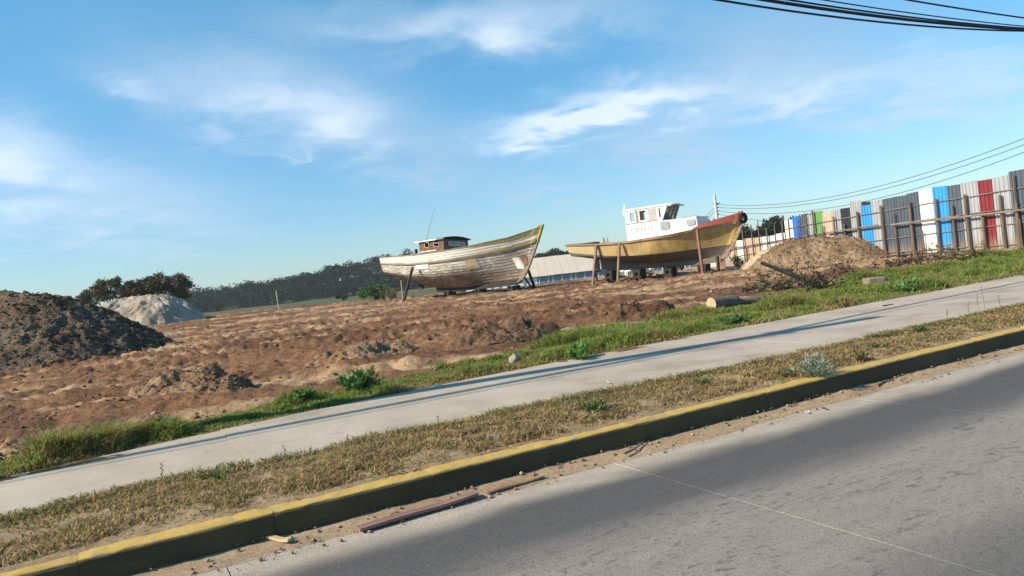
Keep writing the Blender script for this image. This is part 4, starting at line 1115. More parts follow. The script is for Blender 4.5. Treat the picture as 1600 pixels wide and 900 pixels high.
# tyre fender on the bow
m_rubber = mat('black_rubber', (.018, .018, .02), 8, .75, .4, 30)
tb = boat_world(boat2, PHI2, pe_[0] + .12, -.24, pe_[2] + .10)
tyre = empty('tyre', tb); tag(tyre, 'black tyre hung on the bow of the yellow boat', 'tyre')
vd = np.array([tb[0], tb[1]]); vd = np.arctan2(-.35, .94)
tyre.rotation_euler = (0, 0, -PHI2 - R(26))
mb = MB(); nM, nm = 28, 10
for i in range(nM):
    a = 2 * math.pi * i / nM
    for j in range(nm):
        c = 2 * math.pi * j / nm
        rr_ = .235 + .085 * math.copysign(abs(math.cos(c)) ** .6, math.cos(c)); xx_ = .10 * math.copysign(abs(math.sin(c)) ** .6, math.sin(c))
        mb.v.append((xx_, rr_ * math.cos(a), rr_ * math.sin(a)))
for i in range(nM):
    for j in range(nm):
        a, c = i * nm + j, i * nm + (j + 1) % nm; d, e = ((i + 1) % nM) * nm + (j + 1) % nm, ((i + 1) % nM) * nm + j
        mb.f.append((a, c, d, e))
mb.build('tread', m_rubber, tyre, smooth=True)
MB().tube([(-.3, 0, .06), (-.1, 0, .22), (.0, 0, .20)], .018, 6).build('rope', m_gun, tyre)
def b2_prop(label, ptop, pbot, off_t, off_b, mtl, rad):
    xt, zt_ = b2(off_t, *ptop); xb2, _ = b2(off_b, *pbot)
    T_ = boat_world(boat2, PHI2, xt, -off_t, zt_); Bq = boat_world(boat2, PHI2, xb2, -off_b, 0)
    prop_between('timber_prop', label, T_, (Bq[0], Bq[1], lz(Bq[0], Bq[1])), rad, mtl, 'timber props along the yellow boat')
m_prop = mat('grey_brown_prop', [(.3, (.15, .11, .085)), (.7, (.28, .22, .18))], 5, .9, .4, 15, (2, 2, .4))
m_propr = mat('red_brown_prop', [(.3, (.17, .075, .06)), (.7, (.27, .14, .115))], 5, .9, .4, 15, (2, 2, .4))
b2_prop('grey timber prop nearest the stern of the yellow boat', (932, 383), (925, 441), 1.75, 2.0, m_prop, .085)
b2_prop('second grey timber prop from the stern of the yellow boat', (968, 380), (964, 437), 1.95, 2.2, m_prop, .085)
b2_prop('red-brown timber prop below the wheelhouse front of the yellow boat', (1089, 359), (1098, 425), 1.75, 1.95, m_propr, .09)
b2_prop('short dark timber prop under the bow of the yellow boat', (1121, 401), (1122.5, 424), .3, .9, m_dark, .09)
g2 = 'blocks under the yellow boat'
blocks(boat2, PHI2, -1.2, .365, .32, .5, m_dark, 'dark timber blocks under the fore end of the yellow boat keel', g2)
blocks(boat2, PHI2, -3.3, .405, .32, .5, m_dark, 'dark timber blocks under the middle of the yellow boat keel', g2)
blocks(boat2, PHI2, -5.3, .465, .32, .5, m_dark, 'dark timber blocks under the yellow boat keel below the wheelhouse', g2)
blocks(boat2, PHI2, -7.2, .565, .32, .5, m_dark, 'dark timber blocks under the after end of the yellow boat keel', g2)

# ------------------------------------------------------------------ panel fence
FA = np.array([15.53, 52.31]); FB = np.array([21.93, 32.53]); fd = (FB - FA) / np.linalg.norm(FB - FA); fn = np.array([fd[1], -fd[0]])
if fn @ (-FA) < 0: fn = -fn                        # towards the lot
FZ = .34
def fpt(x, y, off=0.0):
    """photo pixel -> (distance along the fence, height) on the fence plane"""
    d = ray(x, y); A = np.array([FA[0] + fn[0] * off, FA[1] + fn[1] * off])
    t_ = (A @ fn) / (d[0] * fn[0] + d[1] * fn[1]); p_ = np.array([0, 0, H]) + d * t_
    return float((p_[:2] - FA) @ fd), float(p_[2])
FANG = math.atan2(fd[1], fd[0])
fence = empty('panel_fence', (FA[0], FA[1], 0), FANG)
tag(fence, 'patchwork fence of coloured corrugated metal panels on rough timber posts', 'fence')
YS = 1.0 if (math.sin(FANG) * -fn[0] + math.cos(FANG) * fn[1]) > 0 else -1.0     # local y of the camera side
def metal(name, c, var=.12, rough=.5):
    m, t, b = base_mat(name)
    tcn = t.new('ShaderNodeTexCoord'); ob = tcn.outputs['Object']
    n = t.noise(t.mapping(ob, scale=(2, 2, .5)), 2.0, 6, .65); n2_ = t.noise(t.mapping(ob, scale=(6, 6, .4)), 4, 5, .6)
    cc = t.mix(1.0, c, t.ramp(n, [(.3, 1 - var * 1.6), (.7, 1 + var)]), 'MULTIPLY')
    cc = t.mix(t.mapr(n2_, .56, .78, 0, .4), cc, (.20, .17, .14))
    sz = t.new('ShaderNodeSeparateXYZ'); t.link(ob, sz.inputs[0])
    cc = t.mix(t.math('MULTIPLY', t.mapr(sz.outputs[2], .95, .3), t.mapr(n, .3, .6, .25, .7)), cc, (.27, .20, .14))
    t.link(cc, b.inputs['Base Color']); b.inputs['Roughness'].default_value = rough; b.inputs['Specular IOR Level'].default_value = .4
    return m
PM = {'w': metal('white_sheet', (.80, .80, .78), .05), 'l': metal('galvanised_sheet', (.32, .335, .355)), 'd': metal('dark_grey_sheet', (.075, .092, .12)),
      'b': metal('blue_sheet', (.035, .27, .60), .1), 'r': metal('dark_red_sheet', (.19, .022, .03)), 'k': metal('black_sheet', (.028, .032, .042)),
      'g': metal('green_sheet', (.13, .30, .085)), 'p': metal('peach_sheet', (.50, .38, .29)), 'n': metal('royal_blue_sheet', (.03, .15, .52))}
LBL = {'w': 'white', 'l': 'light grey', 'd': 'dark grey', 'b': 'bright blue', 'r': 'dark red', 'k': 'black', 'g': 'green', 'p': 'pale peach', 'n': 'royal blue'}
# (left pixel x, top pixel y at left, right pixel x, top pixel y at right, colour)
PAN = [(1576.3, 268.6, 1603, 263.5, 'd'), (1603, 263, 1632, 257, 'l'), (1550.2, 278.4, 1576.3, 273, 'l'), (1526.2, 282.9, 1550.2, 279.2, 'r'), (1500.4, 286.4, 1526.2, 281.5, 'l'),
       (1478.2, 290.9, 1500.4, 287.8, 'd'), (1456.2, 292.7, 1478.2, 290, 'b'), (1434.3, 298.4, 1456.2, 293.8, 'w'), (1416.5, 303.3, 1434.3, 299, 'd'),
       (1397.5, 307.5, 1416.5, 304.8, 'd'), (1378.7, 311.5, 1397.5, 307.8, 'd'), (1360.2, 314.4, 1378.7, 311.5, 'l'), (1344.6, 321.8, 1360.2, 319.6, 'b'),
       (1327.2, 315.2, 1344.6, 313, 'l'), (1313.3, 326.3, 1327.2, 324, 'k'), (1299.8, 330, 1313.3, 325.0, 'l'), (1284.8, 333, 1299.8, 330, 'p'),
       (1270.8, 331, 1284.8, 329, 'g'), (1260.8, 336, 1270.8, 334.5, 'l'), (1248, 337.5, 1260.8, 336.5, 'd'), (1237.5, 339.3, 1248, 337.6, 'n'),
       (1225.2, 345, 1237.5, 343.2, 'w'), (1211, 366, 1225.2, 363.5, 'w'), (1200, 369, 1211, 367.5, 'w'), (1188, 370.4, 1200, 369, 'w'), (1175, 371.8, 1188, 370.6, 'p'),
       (1162.3, 373, 1175, 371.5, 'p'), (1150.5, 376, 1162.3, 375, 'w'), (1139, 378, 1150.5, 376.5, 'p'), (1131, 392, 1139, 391, 'l'), (1122, 393, 1131, 392, 'r'), (1108, 395, 1122, 393, 'w')]
def panel(s0, s1, z0, z1a, z1b, yoff, mtl, nrib=None):
    w_ = s1 - s0; nrib = max(2, round(w_ / .19)); mb = MB(); pr = []
    for i in range(nrib):
        a = s0 + w_ * i / nrib; c = w_ / nrib
        pr += [(a, 0), (a + .30 * c, 0), (a + .40 * c, .035), (a + .62 * c, .035), (a + .72 * c, 0)]
    pr.append((s1, 0))
    n = len(pr)
    for k in (0, 1):
        for (a, y_) in pr:
            f = (a - s0) / w_; z_ = z0 if k == 0 else z1a + (z1b - z1a) * f
            mb.v.append((a, YS * (y_ + yoff), z_)); mb.v.append((a, YS * (y_ + yoff) - YS * .004, z_))
    for i in range(n - 1):
        a, c = 2 * i, 2 * i + 2; t_ = 2 * n
        mb.f += [(a, c, t_ + c, t_ + a), (c + 1, a + 1, t_ + a + 1, t_ + c + 1), (t_ + a, t_ + c, t_ + c + 1, t_ + a + 1)]
    mb.f += [(0, 2 * n, 2 * n + 1, 1), (2 * n - 2, 2 * n - 1, 4 * n - 1, 4 * n - 2)]
    o = mb.build('panel', mtl, fence); return o
for k, (xl, yl, xr, yr, c) in enumerate(PAN):
    s0, z0_ = fpt(xl, yl); s1, z1_ = fpt(xr, yr)
    o = panel(s0 - .02, s1 + .02, FZ - .12, z0_, z1_, -.012 * (k % 2) - .002, PM[c]); o['label'] = LBL[c] + ' corrugated metal panel'
s0, z0_ = fpt(1344.2, 315.6); s1, z1_ = fpt(1361, 314.8)
panel(s0, s1, 2.0, z0_, z1_, -.05, PM['k'])
m_post = mat('rough_fence_post', [(.3, (.085, .062, .042)), (.7, (.20, .15, .11))], 6, .95, .6, 20, (2, 2, .3))
m_rail = mat('weathered_rail', [(.3, (.11, .095, .08)), (.7, (.25, .22, .195))], 5, .95, .5, 18, (.3, 2, 2))
POSTS = [(1376, 321, .10), (1396.5, 333.5, .075), (1420.5, 316, .115), (1441, 360, .07), (1461.5, 310.5, .10), (1486.8, 320, .075), (1507, 304, .115), (1535, 335.5, .115), (1562, 304.5, .11),
         (1583, 273, .06), (1587.5, 316, .11), (1593, 342, .045), (1338.8, 331, .11), (1318.6, 349.5, .08), (1302, 338.5, .09), (1285, 352.5, .07), (1269, 329.5, .08), (1258.5, 337.5, .075), (1245.8, 342, .06),
         (1231.5, 343, .07), (1221, 344.5, .075), (1209.8, 352, .055), (1197, 356.3, .08), (1183.5, 344.5, .055), (1173, 351, .07), (1159.5, 360, .07), (1166.3, 386.5, .09), (1147, 382, .06), (1615, 300, .11)]
for (px, py, r_) in POSTS:
    s0, z1_ = fpt(px, py, .16); j = random.uniform(-.03, .03)
    MB().tube([(s0 + j, YS * .16, FZ - .25), (s0 + j * .3, YS * (.16 + .01), z1_ * .5), (s0, YS * .16, z1_)], [r_ * .72, r_ * .66, r_ * .6], 8).build('post', m_post, fence)
RAILS = [((1225, 358), (1379, 330.2), .035, .05), ((1379, 330.2), (1640, 286), .035, .05), ((1139, 389), (1290, 363.5), .05, .05), ((1290, 363.5), (1372, 352), .06, .26), ((1139, 391.5), (1250, 372), .04, .05),
         ((1250, 371.5), (1400, 349.5), .035, .05), ((1392, 351.8), (1500, 339), .085, .27), ((1400, 349), (1640, 318), .035, .05), ((1490, 341), (1640, 322), .08, .27), ((1335, 380), (1400, 371.8), .035, .05),
         ((1400, 371.8), (1640, 342), .035, .05), ((1380, 395), (1640, 378), .04, .05), ((1144, 402), (1180, 396), .035, .05)]
for (a, c, r_, off) in RAILS:
    s0, z0_ = fpt(*a, off); s1, z1_ = fpt(*c, off); pts = []
    for i in range(6):
        f = i / 5; pts.append((s0 + (s1 - s0) * f, YS * off, z0_ + (z1_ - z0_) * f + random.uniform(-.015, .015)))
    MB().tube(pts, r_ * .66, 6).build('rail', m_rail, fence)

# ------------------------------------------------------------------ trees
m_bark = mat('bark', [(.3, (.05, .038, .03)), (.7, (.12, .09, .07))], 6, .95, .5)
def limb_path(a, b_, wob_):
    a, b_ = np.array(a, float), np.array(b_, float); m1 = a + (b_ - a) * .4 + rng.normal(size=3) * wob_; m2 = a + (b_ - a) * .75 + rng.normal(size=3) * wob_ * .7
    return [a, m1, m2, b_]
def tree(name, label, base, lumps, trunk_h, trunk_r, n_leaf, L, W, cols, group=None, cat='tree'):
    """lumps: (x, y, z, radius) of leaf clumps relative to base"""
    root = empty(name, tuple(base)); tag(root, label, cat, group)
    tm = MB(); fork = np.array([0, 0, trunk_h])
    tm.tube([(0, 0, -.3), (rng.normal() * .1, rng.normal() * .1, trunk_h * .6), fork], [trunk_r * 1.3, trunk_r, trunk_r * .8], 8)
    for (x, y, z, r_) in lumps:
        tm.tube(limb_path(fork - [0, 0, trunk_h * .3 * rng.random()], (x, y, z), r_ * .25), [trunk_r * .6, trunk_r * .4, trunk_r * .25, .02], 5)
        for k in range(4):
            e = np.array([x, y, z]) + sph(1)[0] * r_ * .85
            tm.tube([np.array([x, y, z]) * .85, e], [trunk_r * .2, .012], 4)
    tm.build('trunk', m_bark, root)
    P, Dr, Cc = [], [], []
    tot = sum(l[3] ** 2 for l in lumps)
    for (x, y, z, r_) in lumps:
        n = int(n_leaf * r_ * r_ / tot); sub = max(4, int(9 * r_))
        cen = sph(sub) * (rng.random((sub, 1)) ** .4) * r_ * .85 * np.array([1, 1, .75])
        w_ = rng.integers(0, sub, n)
        pp = cen[w_] + rng.normal(size=(n, 3)) * r_ * .2 * np.array([1, 1, .65])
        P.append(pp + [x, y, z]); Dr.append(pp / (r_ + 1e-6) + rng.normal(size=(n, 3)) * .9 + [0, 0, .2])
        tone = (.65 + .7 * rng.random(sub))[w_][:, None]; mixr = rng.random((n, 1))
        Cc.append((np.array(cols[0]) * (1 - mixr) + np.array(cols[1]) * mixr) * tone)
    P, Dr, Cc = np.concatenate(P), np.concatenate(Dr), np.concatenate(Cc)
    V, T, cl = leaves(P, Dr, L * (.6 + .8 * rng.random(len(P))), W, Cc)
    link_mesh('crown', np_mesh('crown', V, T, cl), m_leaf, root)
    return root
def tree_at(px, Y, z0): p_ = gy(px, 450, Y); return np.array([p_[0], Y, z0])
def height_at(px, py, Y): return gy(px, py, Y)[2]
def outz(x, y): return lz(x, y)
def lumps_px(spec, Y, base):
    out = []
    for (px, py, r_) in spec:
        p_ = gy(px, py, Y); out.append((p_[0] - base[0], rng.normal() * r_ * .4, p_[2] - base[2], r_))
    return out
oc = [(.055, .042, .018), (.115, .088, .034)]
Yt = 105
for spec, base_px, lab, cc_ in (
    ([(252, 440, 1.5), (277, 438, 1.4), (290, 450, 1.2), (240, 448, 1.2), (265, 452, 1.5), (284, 462, 1.2), (258, 466, 1.3)], 272, 'brownish bushy tree right of the pale sand mound', oc),
    ([(215, 446, 1.1), (232, 440, .9), (222, 456, 1.3), (205, 455, 1.0), (238, 458, 1.1)], 222, 'small brownish tree behind the top of the pale sand mound', oc),
    ([(165, 446, 1.2), (180, 442, 1.0), (150, 455, 1.2), (190, 450, 1.1), (130, 462, .9), (170, 460, 1.4), (145, 468, 1.3), (195, 463, 1.2)], 168, 'olive spreading tree between the two mounds at left', [(.06, .055, .02), (.12, .105, .04)])):
    x_ = gy(base_px, 470, Yt)[0]; base = np.array([x_, Yt, lz(x_, Yt)])
    tree('bushy_tree', lab, base, lumps_px(spec, Yt, base), 1.3, .16, 5600, .36, .16, cc_, 'trees behind the mounds at left')
# bright bush near the white boat's stern
x_ = gy(580, 458, 92)[0]; base = np.array([x_, 92, lz(x_, 92)])
tree('bush', 'bright green bush below the stern of the white boat', base, lumps_px([(565, 460, .8), (578, 454, .9), (592, 455, .9), (603, 452, .8), (585, 461, .9)], 92, base), .4, .08, 3400, .22, .11, [(.06, .13, .02), (.11, .20, .04)], cat='bush')
x_ = gy(532, 462, 130)[0]; base = np.array([x_, 130, lz(x_, 130)])
tree('bush', 'small dark bush in the field left of the bright green bush', base, lumps_px([(528, 463, .7), (536, 464, .7)], 130, base), .4, .07, 900, .25, .12, [(.04, .07, .02), (.06, .10, .03)], cat='bush')
# dry scrub at the stern prop
for k, (px, py) in enumerate([(600, 462), (612, 460), (617, 459), (640, 458), (725, 452)]):
    x_, y_ = gz(px, py, .42)[:2] if k > 2 else gy(px, py, 70)[:2]
    plant('scrub', ['olive scrub left of the pale stern prop', 'tall dry scrub beside the pale stern prop', 'dry scrub just behind the stern props', 'low dry scrub under the white boat beside the dark prop', 'olive scrub under the middle of the white boat'][k], 'scrub', (x_, y_, lz(x_, y_)), .7, [1.1, 1.5, 1.3, .6, .7][k], 190, .3, .05, [(.12, .12, .05), (.22, .17, .09), (.2, .16, .08), (.2, .15, .08), (.12, .11, .05)][k], 'scrub around the stern of the white boat', upright=.9)
# scrub under the yellow boat
for k, (px, Y) in enumerate([(1046, 56), (1057, 57), (1066, 58), (1152, 51.5)]):
    x_ = gy(px, 420, Y)[0]
    plant('scrub', ['green scrub behind the middle of the yellow boat', 'dense green scrub beneath the yellow boat', 'dark scrub beneath the wheelhouse of the yellow boat', 'green weeds at the foot of the low fence by the bow'][k], 'scrub', (x_, Y, lz(x_, Y)), .7, [1.1, 1.2, 1.0, .8][k], 240, .2, .08, [(.06, .085, .03), (.07, .10, .035), (.03, .045, .02), (.07, .09, .03)][k], 'scrub behind the yellow boat')

# the wooded hill: a low bank, and trees that read as one mass
hx = np.linspace(-330, 420, 90); hy = np.array([330, 350, 380, 420, 470, 560, 700])
HX, HY = np.meshgrid(hx, hy)
def ridge(x):
    return np.interp(x, [-330, -215, -175, -140, -110, -85, -60, -20, 20, 60, 100, 160, 420], [-2, 0.5, 2.0, 3.0, 5.5, 8.0, 8.5, 4, -1.5, -2, -1, 1, 0])
rise = np.interp(hy, [330, 380, 420, 470, 560, 700], [0, .35, .8, 1.0, .8, 0])[:, None]
HZ = -3.2 + rise * (ridge(HX) + 3.2) + .8 * (fbm(HX * .05, HY * .05, 301, 3) - .5)
nr, nc = HX.shape; idx = np.arange(nr * nc).reshape(nr, nc)
T = np.stack([idx[:-1, :-1], idx[:-1, 1:], idx[1:, 1:], idx[1:, :-1]], -1).reshape(-1, 4)
hn = fbm(HX * .04, HY * .04, 305, 3)[..., None]
hc = np.array([.03, .045, .018]) * (1 - hn) + np.array([.07, .08, .03]) * hn
hill = link_mesh('hill', np_mesh('hill', np.stack([HX, HY, HZ], -1).reshape(-1, 3), T, hc.reshape(-1, 3), True, 4), attr_mat('hill_ground', .95, .3, .1))
tag(hill, 'low wooded hill behind the lot', 'hill', kind='structure')
def wood(name, label, spots, leafn, L):
    Vs, Ts, Cs, off_ = [], [], [], 0
    tv = MB()
    for (x, y, z, h, r_) in spots:
        nl = rng.integers(4, 7)
        lum = np.stack([rng.normal(size=nl) * r_ * .45, rng.normal(size=nl) * r_ * .35, h * (.45 + .45 * rng.random(nl))], -1); lr = r_ * (.35 + .3 * rng.random(nl))
        lum[0] = (0, 0, h * .9)
        tv.tube([(x, y, z - 1), (x, y, z + h * .85)], [.28, .1], 5)
        tone_t = .7 + .6 * rng.random()
        n = leafn; w_ = rng.integers(0, nl, n)
        d = sph(n); pp = lum[w_] + d * (lr[w_] * (.55 + .5 * rng.random(n)))[:, None] * np.array([1, 1, .7])
        cc_ = np.array([.019, .031, .014]) * tone_t * (.6 + .8 * rng.random((n, 1)))
        V, T, cl = leaves(pp + [x, y, z], d + rng.normal(size=(n, 3)) * .6, L * (.6 + .8 * rng.random(n)), L * .6, cc_)
        Vs.append(V); Ts.append(T + off_); Cs.append(cl); off_ += len(V)
    o = link_mesh(name, np_mesh(name, np.concatenate(Vs), np.concatenate(Ts), np.concatenate(Cs)), attr_mat('far_foliage', .9, .15, .3, spec=.05))
    tag(o, label, 'wood', kind='stuff')
    tr_ = tv.build('wood_trunks', m_bark, o)
    tr_['kind'] = 'stuff'
spots = []
for row, (Y, dz) in enumerate([(345, 0), (365, 0), (385, 0), (410, 0), (435, 0), (460, 0)]):
    x = -210 + rng.random() * 5
    while x < 30:
        zz_ = -3.2 + float(np.interp(Y, [330, 380, 420, 470], [0, .35, .8, 1.0])) * (float(ridge(x)) + 3.2)
        hmul = float(np.interp(x, [-210, -165, -130, -90, -40, 30], [.75, .85, .85, 1.0, 1.0, .8])) * (.55 if row == 0 else (.8 if row == 1 else 1.0))
        spots.append((x, Y + rng.normal() * 5, zz_ - .5, (6.8 + 3.6 * rng.random() + (2.0 if rng.random() < .15 else 0)) * hmul, 4.2 + 2.0 * rng.random()))
        x += 4.4 + 2.6 * rng.random()
wood('wooded_hillside', 'dark wood covering the low hill behind the white boat', spots, 420, 1.0)
def far_tree_group(specs, Y, name, grp):
    for (px, py_top, r_, lab) in specs:
        x_ = gy(px, 400, Y)[0]; zb2 = -2.6; top = gy(px, py_top, Y)[2]; h = top - zb2
        base = np.array([x_, Y, zb2])
        lm = [(rng.normal() * r_ * .4, rng.normal() * r_ * .4, h - r_ * (.6 + .9 * k_), r_ * (.75 + .4 * rng.random())) for k_ in np.linspace(0, 1.6, 5)]
        tree(name, lab, base, lm, h * .5, .22, 1900, .75, .4, [(.022, .032, .015), (.045, .06, .024)], grp)
far_tree_group([(849, 396.5, 1.6, 'small round dark tree above the pale roof, nearest the white boat'), (862, 393, 1.9, 'dark tree above the pale roof, third from the yellow boat stern'),
                (872, 390.5, 1.7, 'tallest dark tree above the pale roof'), (885, 393.5, 2.0, 'dark tree above the roof at the stern of the yellow boat')], 230, 'distant_tree', 'distant trees above the pale roof')
far_tree_group([(1166, 350, 2.4, 'dark tree behind the low fence beside the tyre'), (1184, 353, 2.1, 'dark tree above the low fence, second from the tyre'), (1202, 355, 2.0, 'rounded dark tree above the middle of the low fence'),
                (1218, 345, 2.2, 'dark tree above the white end panels of the low fence'), (1233, 337, 2.3, 'broad dark tree above the royal blue panel'), (1250, 337, 2.1, 'dark treetop above the dark grey panel left of the green one'), (1264, 335, 1.8, 'dark treetop peeping over beside the green panel'), (1155, 358, 2.0, 'low dark tree behind the bow of the yellow boat')], 150, 'distant_tree', 'dark trees behind the low fence')

# ------------------------------------------------------------------ pale roofed warehouse on the lower ground
Yw = 150.0
def wx(px): return gy(px, 430, Yw)[0]
z_e = gy(880, 428.0, Yw)[2]; z_r = gy(870, 400.0, Yw + 12)[2]
x0w, x1w, xm = wx(725), wx(1085), wx(838.5)
house = empty('warehouse', ((x0w + x1w) / 2, Yw, -3.2)); hx0 = house.location[0]; tag(house, 'long warehouse with pale beige roof and blue-grey wall', 'warehouse')
m_beige = mat('beige_roof_sheet', [(.3, (.46, .395, .325)), (.7, (.56, .49, .41))], .3, .7, .2, 2, (1, .2, 1))
m_bluew, t, b = base_mat('blue_grey_cladding')
b.inputs['Base Color'].default_value = (.17, .24, .31, 1); b.inputs['Roughness'].default_value = .6
def wl(x): return x - hx0
ze, zr = z_e + 3.2, z_r + 3.2
MB().box((wl(x0w), 0, 0), (wl(xm), .25, ze - .02)).build('white_wall', m_white, house)
MB().box((wl(xm) + .01, .05, 0), (wl(x1w), .25, ze - .02)).build('wall', m_bluew, house)
MB().box((wl(x0w), .3, 0), (wl(x1w), 24, ze - .05)).build('side_walls', m_white, house)
MB().prism([(0, 0)], (0, 0)) if False else None
nsh = 30
for k in range(nsh):                                # roof sheets laid side by side
    a = wl(x0w) - .5 + (x1w - x0w + 1.0) * k / nsh; c = wl(x0w) - .5 + (x1w - x0w + 1.0) * (k + 1) / nsh - .03; lift = random.uniform(0, .05)
    MB().hexa([(a, -.5, ze - .0 + lift), (c, -.5, ze + lift), (c, 12, zr + lift), (a, 12, zr + lift), (a, -.5, ze + .08 + lift), (c, -.5, ze + .08 + lift), (c, 12, zr + .08 + lift), (a, 12, zr + .08 + lift)]).build('roof_sheet', m_beige, house)
MB().hexa([(wl(x0w) - .5, 12.02, zr - .02), (wl(x1w) + .5, 12.02, zr - .02), (wl(x1w) + .5, 24.5, ze), (wl(x0w) - .5, 24.5, ze), (wl(x0w) - .5, 12.02, zr + .08), (wl(x1w) + .5, 12.02, zr + .08), (wl(x1w) + .5, 24.5, ze + .08), (wl(x0w) - .5, 24.5, ze + .08)]).build('rear_roof', m_beige, house)
for px in np.arange(842, 1080, 7.2):
    MB().box((wl(wx(px)) - .07, -.05, 0), (wl(wx(px)) + .07, .045, ze - .1)).build('wall_post', m_white if int(px) % 3 else m_bluew, house)
for px in np.arange(741, 835, 13):
    MB().box((wl(wx(px)) - .3, -.03, .9), (wl(wx(px)) + .3, .0 - .004, 1.9)).build('vent', m_bluew, house)

# white tanks, trestle and barrier seen under the yellow boat
def tote(px, py_bot, Y, wpx, hpx, label):
    p_ = gy(px, py_bot, Y); w_ = wpx * Y / F; h_ = hpx * Y / F; zg = lz(p_[0], Y)
    hh_ = max(p_[2] + h_ - zg, .5)
    o = empty('tank', (p_[0], Y, zg - .03)); tag(o, label, 'tank', 'white tanks behind the yellow boat')
    bw = w_ / 2; MB().box((-bw, -.5, 0), (bw, .5, .16)).build('pallet', m_dark, o)
    mb = MB(); c_ = .12
    lo = [(-bw + .03 + c_, -.47), (bw - .03 - c_, -.47), (bw - .03, -.47 + c_), (bw - .03, .47 - c_), (bw - .03 - c_, .47), (-bw + .03 + c_, .47), (-bw + .03, .47 - c_), (-bw + .03, -.47 + c_)]
    for z_, s_ in ((.165, 1), (hh_ - .1, 1), (hh_, .9)): mb.v += [(a * s_, c * s_, z_) for a, c in lo]
    for r3 in range(2):
        for j in range(8): mb.f.append((r3 * 8 + j, r3 * 8 + (j + 1) % 8, r3 * 8 + 8 + (j + 1) % 8, r3 * 8 + 8 + j))
    mb.f.append(tuple(range(16, 24)))
    mb.build('tank_body', m_white, o)
    for z_ in np.linspace(.3, hh_ - .12, 3): MB().box((-bw, -.50, z_ - .015), (bw, -.475, z_ + .015)).build('cage_bar', m_wood, o)
    for f in (-.95, -.5, 0, .5, .95): MB().box((bw * f - .015, -.525, .16), (bw * f + .015, -.503, hh_ - .06)).build('cage_bar', m_wood, o)
tote(956, 432, 58, 10, 8, 'white tank beside the yellow barrier under the yellow boat')
tote(970, 431, 59, 15, 9, 'wide white tank under the yellow boat, between two props')
tote(982, 430, 58, 10, 8.5, 'white tank right of the second prop of the yellow boat')
tote(1008, 427, 57, 9, 8, 'white tank behind the keel of the yellow boat, left one of two')
tote(1016, 426, 57, 9, 8, 'white tank behind the keel of the yellow boat, right one of two')
m_ybar = mat('yellow_enamel', (.55, .33, .03), 4, .6)
x_, Y = gy(940, 432, 57)[0], 57; tz = lz(x_, Y)
tr_ = empty('trestle', (x_, Y, tz)); tag(tr_, 'dark timber trestle with a yellow brace under the yellow boat stern', 'trestle')
MB().box((-.6, -.1, .62), (.6, .1, .78)).build('beam', m_dark, tr_)
for e in (-1, 1):
    for g in (-1, 1): MB().tube([(e * .5 + g * .18, g * .25, -.05), (e * .45, 0, .64)], .06, 4).build('leg', m_brownwood, tr_)
MB().tube([(.62, -.3, -.03), (.78, -.12, .85)], .05, 4).build('brace', m_ybar, tr_); MB().tube([(.95, -.3, -.03), (.78, -.12, .84)], .05, 4).build('brace', m_ybar, tr_)

# ------------------------------------------------------------------ poles, posts and wires
m_conc = mat('pale_concrete_pole', [(.3, (.44, .43, .40)), (.7, (.58, .57, .54))], 2, .85, .2)
Yp = 93.0; pt_ = gy(1116.5, 305.5, Yp); pz = lz(pt_[0], Yp)
pole = empty('utility_pole', (pt_[0], Yp, pz)); tag(pole, 'pale concrete utility pole rising behind the bow of the yellow boat', 'utility pole')
ph = pt_[2] - pz
MB().tube([(0, 0, -.3), (0, 0, ph)], [.26, .15], 8).build('pole', m_conc, pole)
att = [gy(1119.5, y_, Yp)[2] - pz for y_ in (319.5, 324.5, 330, 335)]
MB().tube([(-.25, 0, att[0] + .12), (.55, 0, att[0] + .12)], .05, 5).build('bracket', m_dark, pole)
for k, z_ in enumerate(att):
    MB().tube([(.16, 0, z_), (.34, 0, z_)], .07, 6).build('insulator', m_dark, pole)
def wire(name, label, A, B_, sag, r_, group, n=28):
    A, B_ = np.array(A, float), np.array(B_, float); mb = MB(); pts = []
    for i in range(n + 1):
        f = i / n; p_ = A + (B_ - A) * f; p_[2] -= 4 * sag * f * (1 - f); pts.append(p_)
    mb.tube(pts, r_, 5); o = mb.build(name, m_wire, None, None); return tag(o, label, 'wire', group)
m_wire = mat('black_cable', (.015, .016, .02), 5, .6)
far_ends = [gy(1760, 150, 44), gy(1760, 163, 44), gy(1760, 200, 44), gy(1760, 172, 44)]
P2 = far_ends[0]
pole2 = empty('utility_pole', (P2[0] + .2, 44, lz(P2[0], 44))); tag(pole2, 'pale concrete utility pole behind the fence beyond the right edge', 'utility pole')
MB().tube([(0, 0, -.3), (0, 0, P2[2] + .6 - pole2.location[2])], [.26, .15], 8).build('pole', m_conc, pole2)
wl_ = ['uppermost thin wire running from the far pole over the panel fence', 'second thin wire running from the far pole over the panel fence', 'lowest thin wire running down behind the tall fence panels', 'third thin wire running from the far pole over the panel fence']
for k in range(4):
    A = (pt_[0] + .3, Yp, att[(0, 1, 3, 2)[k]] + pz); sag = (2.1, 2.0, 2.7, 2.3)[k]
    wire('wire', wl_[k], A, far_ends[k] , sag, .022, 'wires over the panel fence')
L2_ = gy(1010, 352, 120)
for k in range(2): wire('wire', ['thin wire from the far pole down behind the wheelhouse, upper', 'thin wire from the far pole down behind the wheelhouse, lower'][k], (pt_[0] - .2, Yp, att[1 + k] + pz), (L2_[0], 120, gy(1010, 398 + 8 * k, 120)[2]), .8, .022, 'wires left of the far pole')
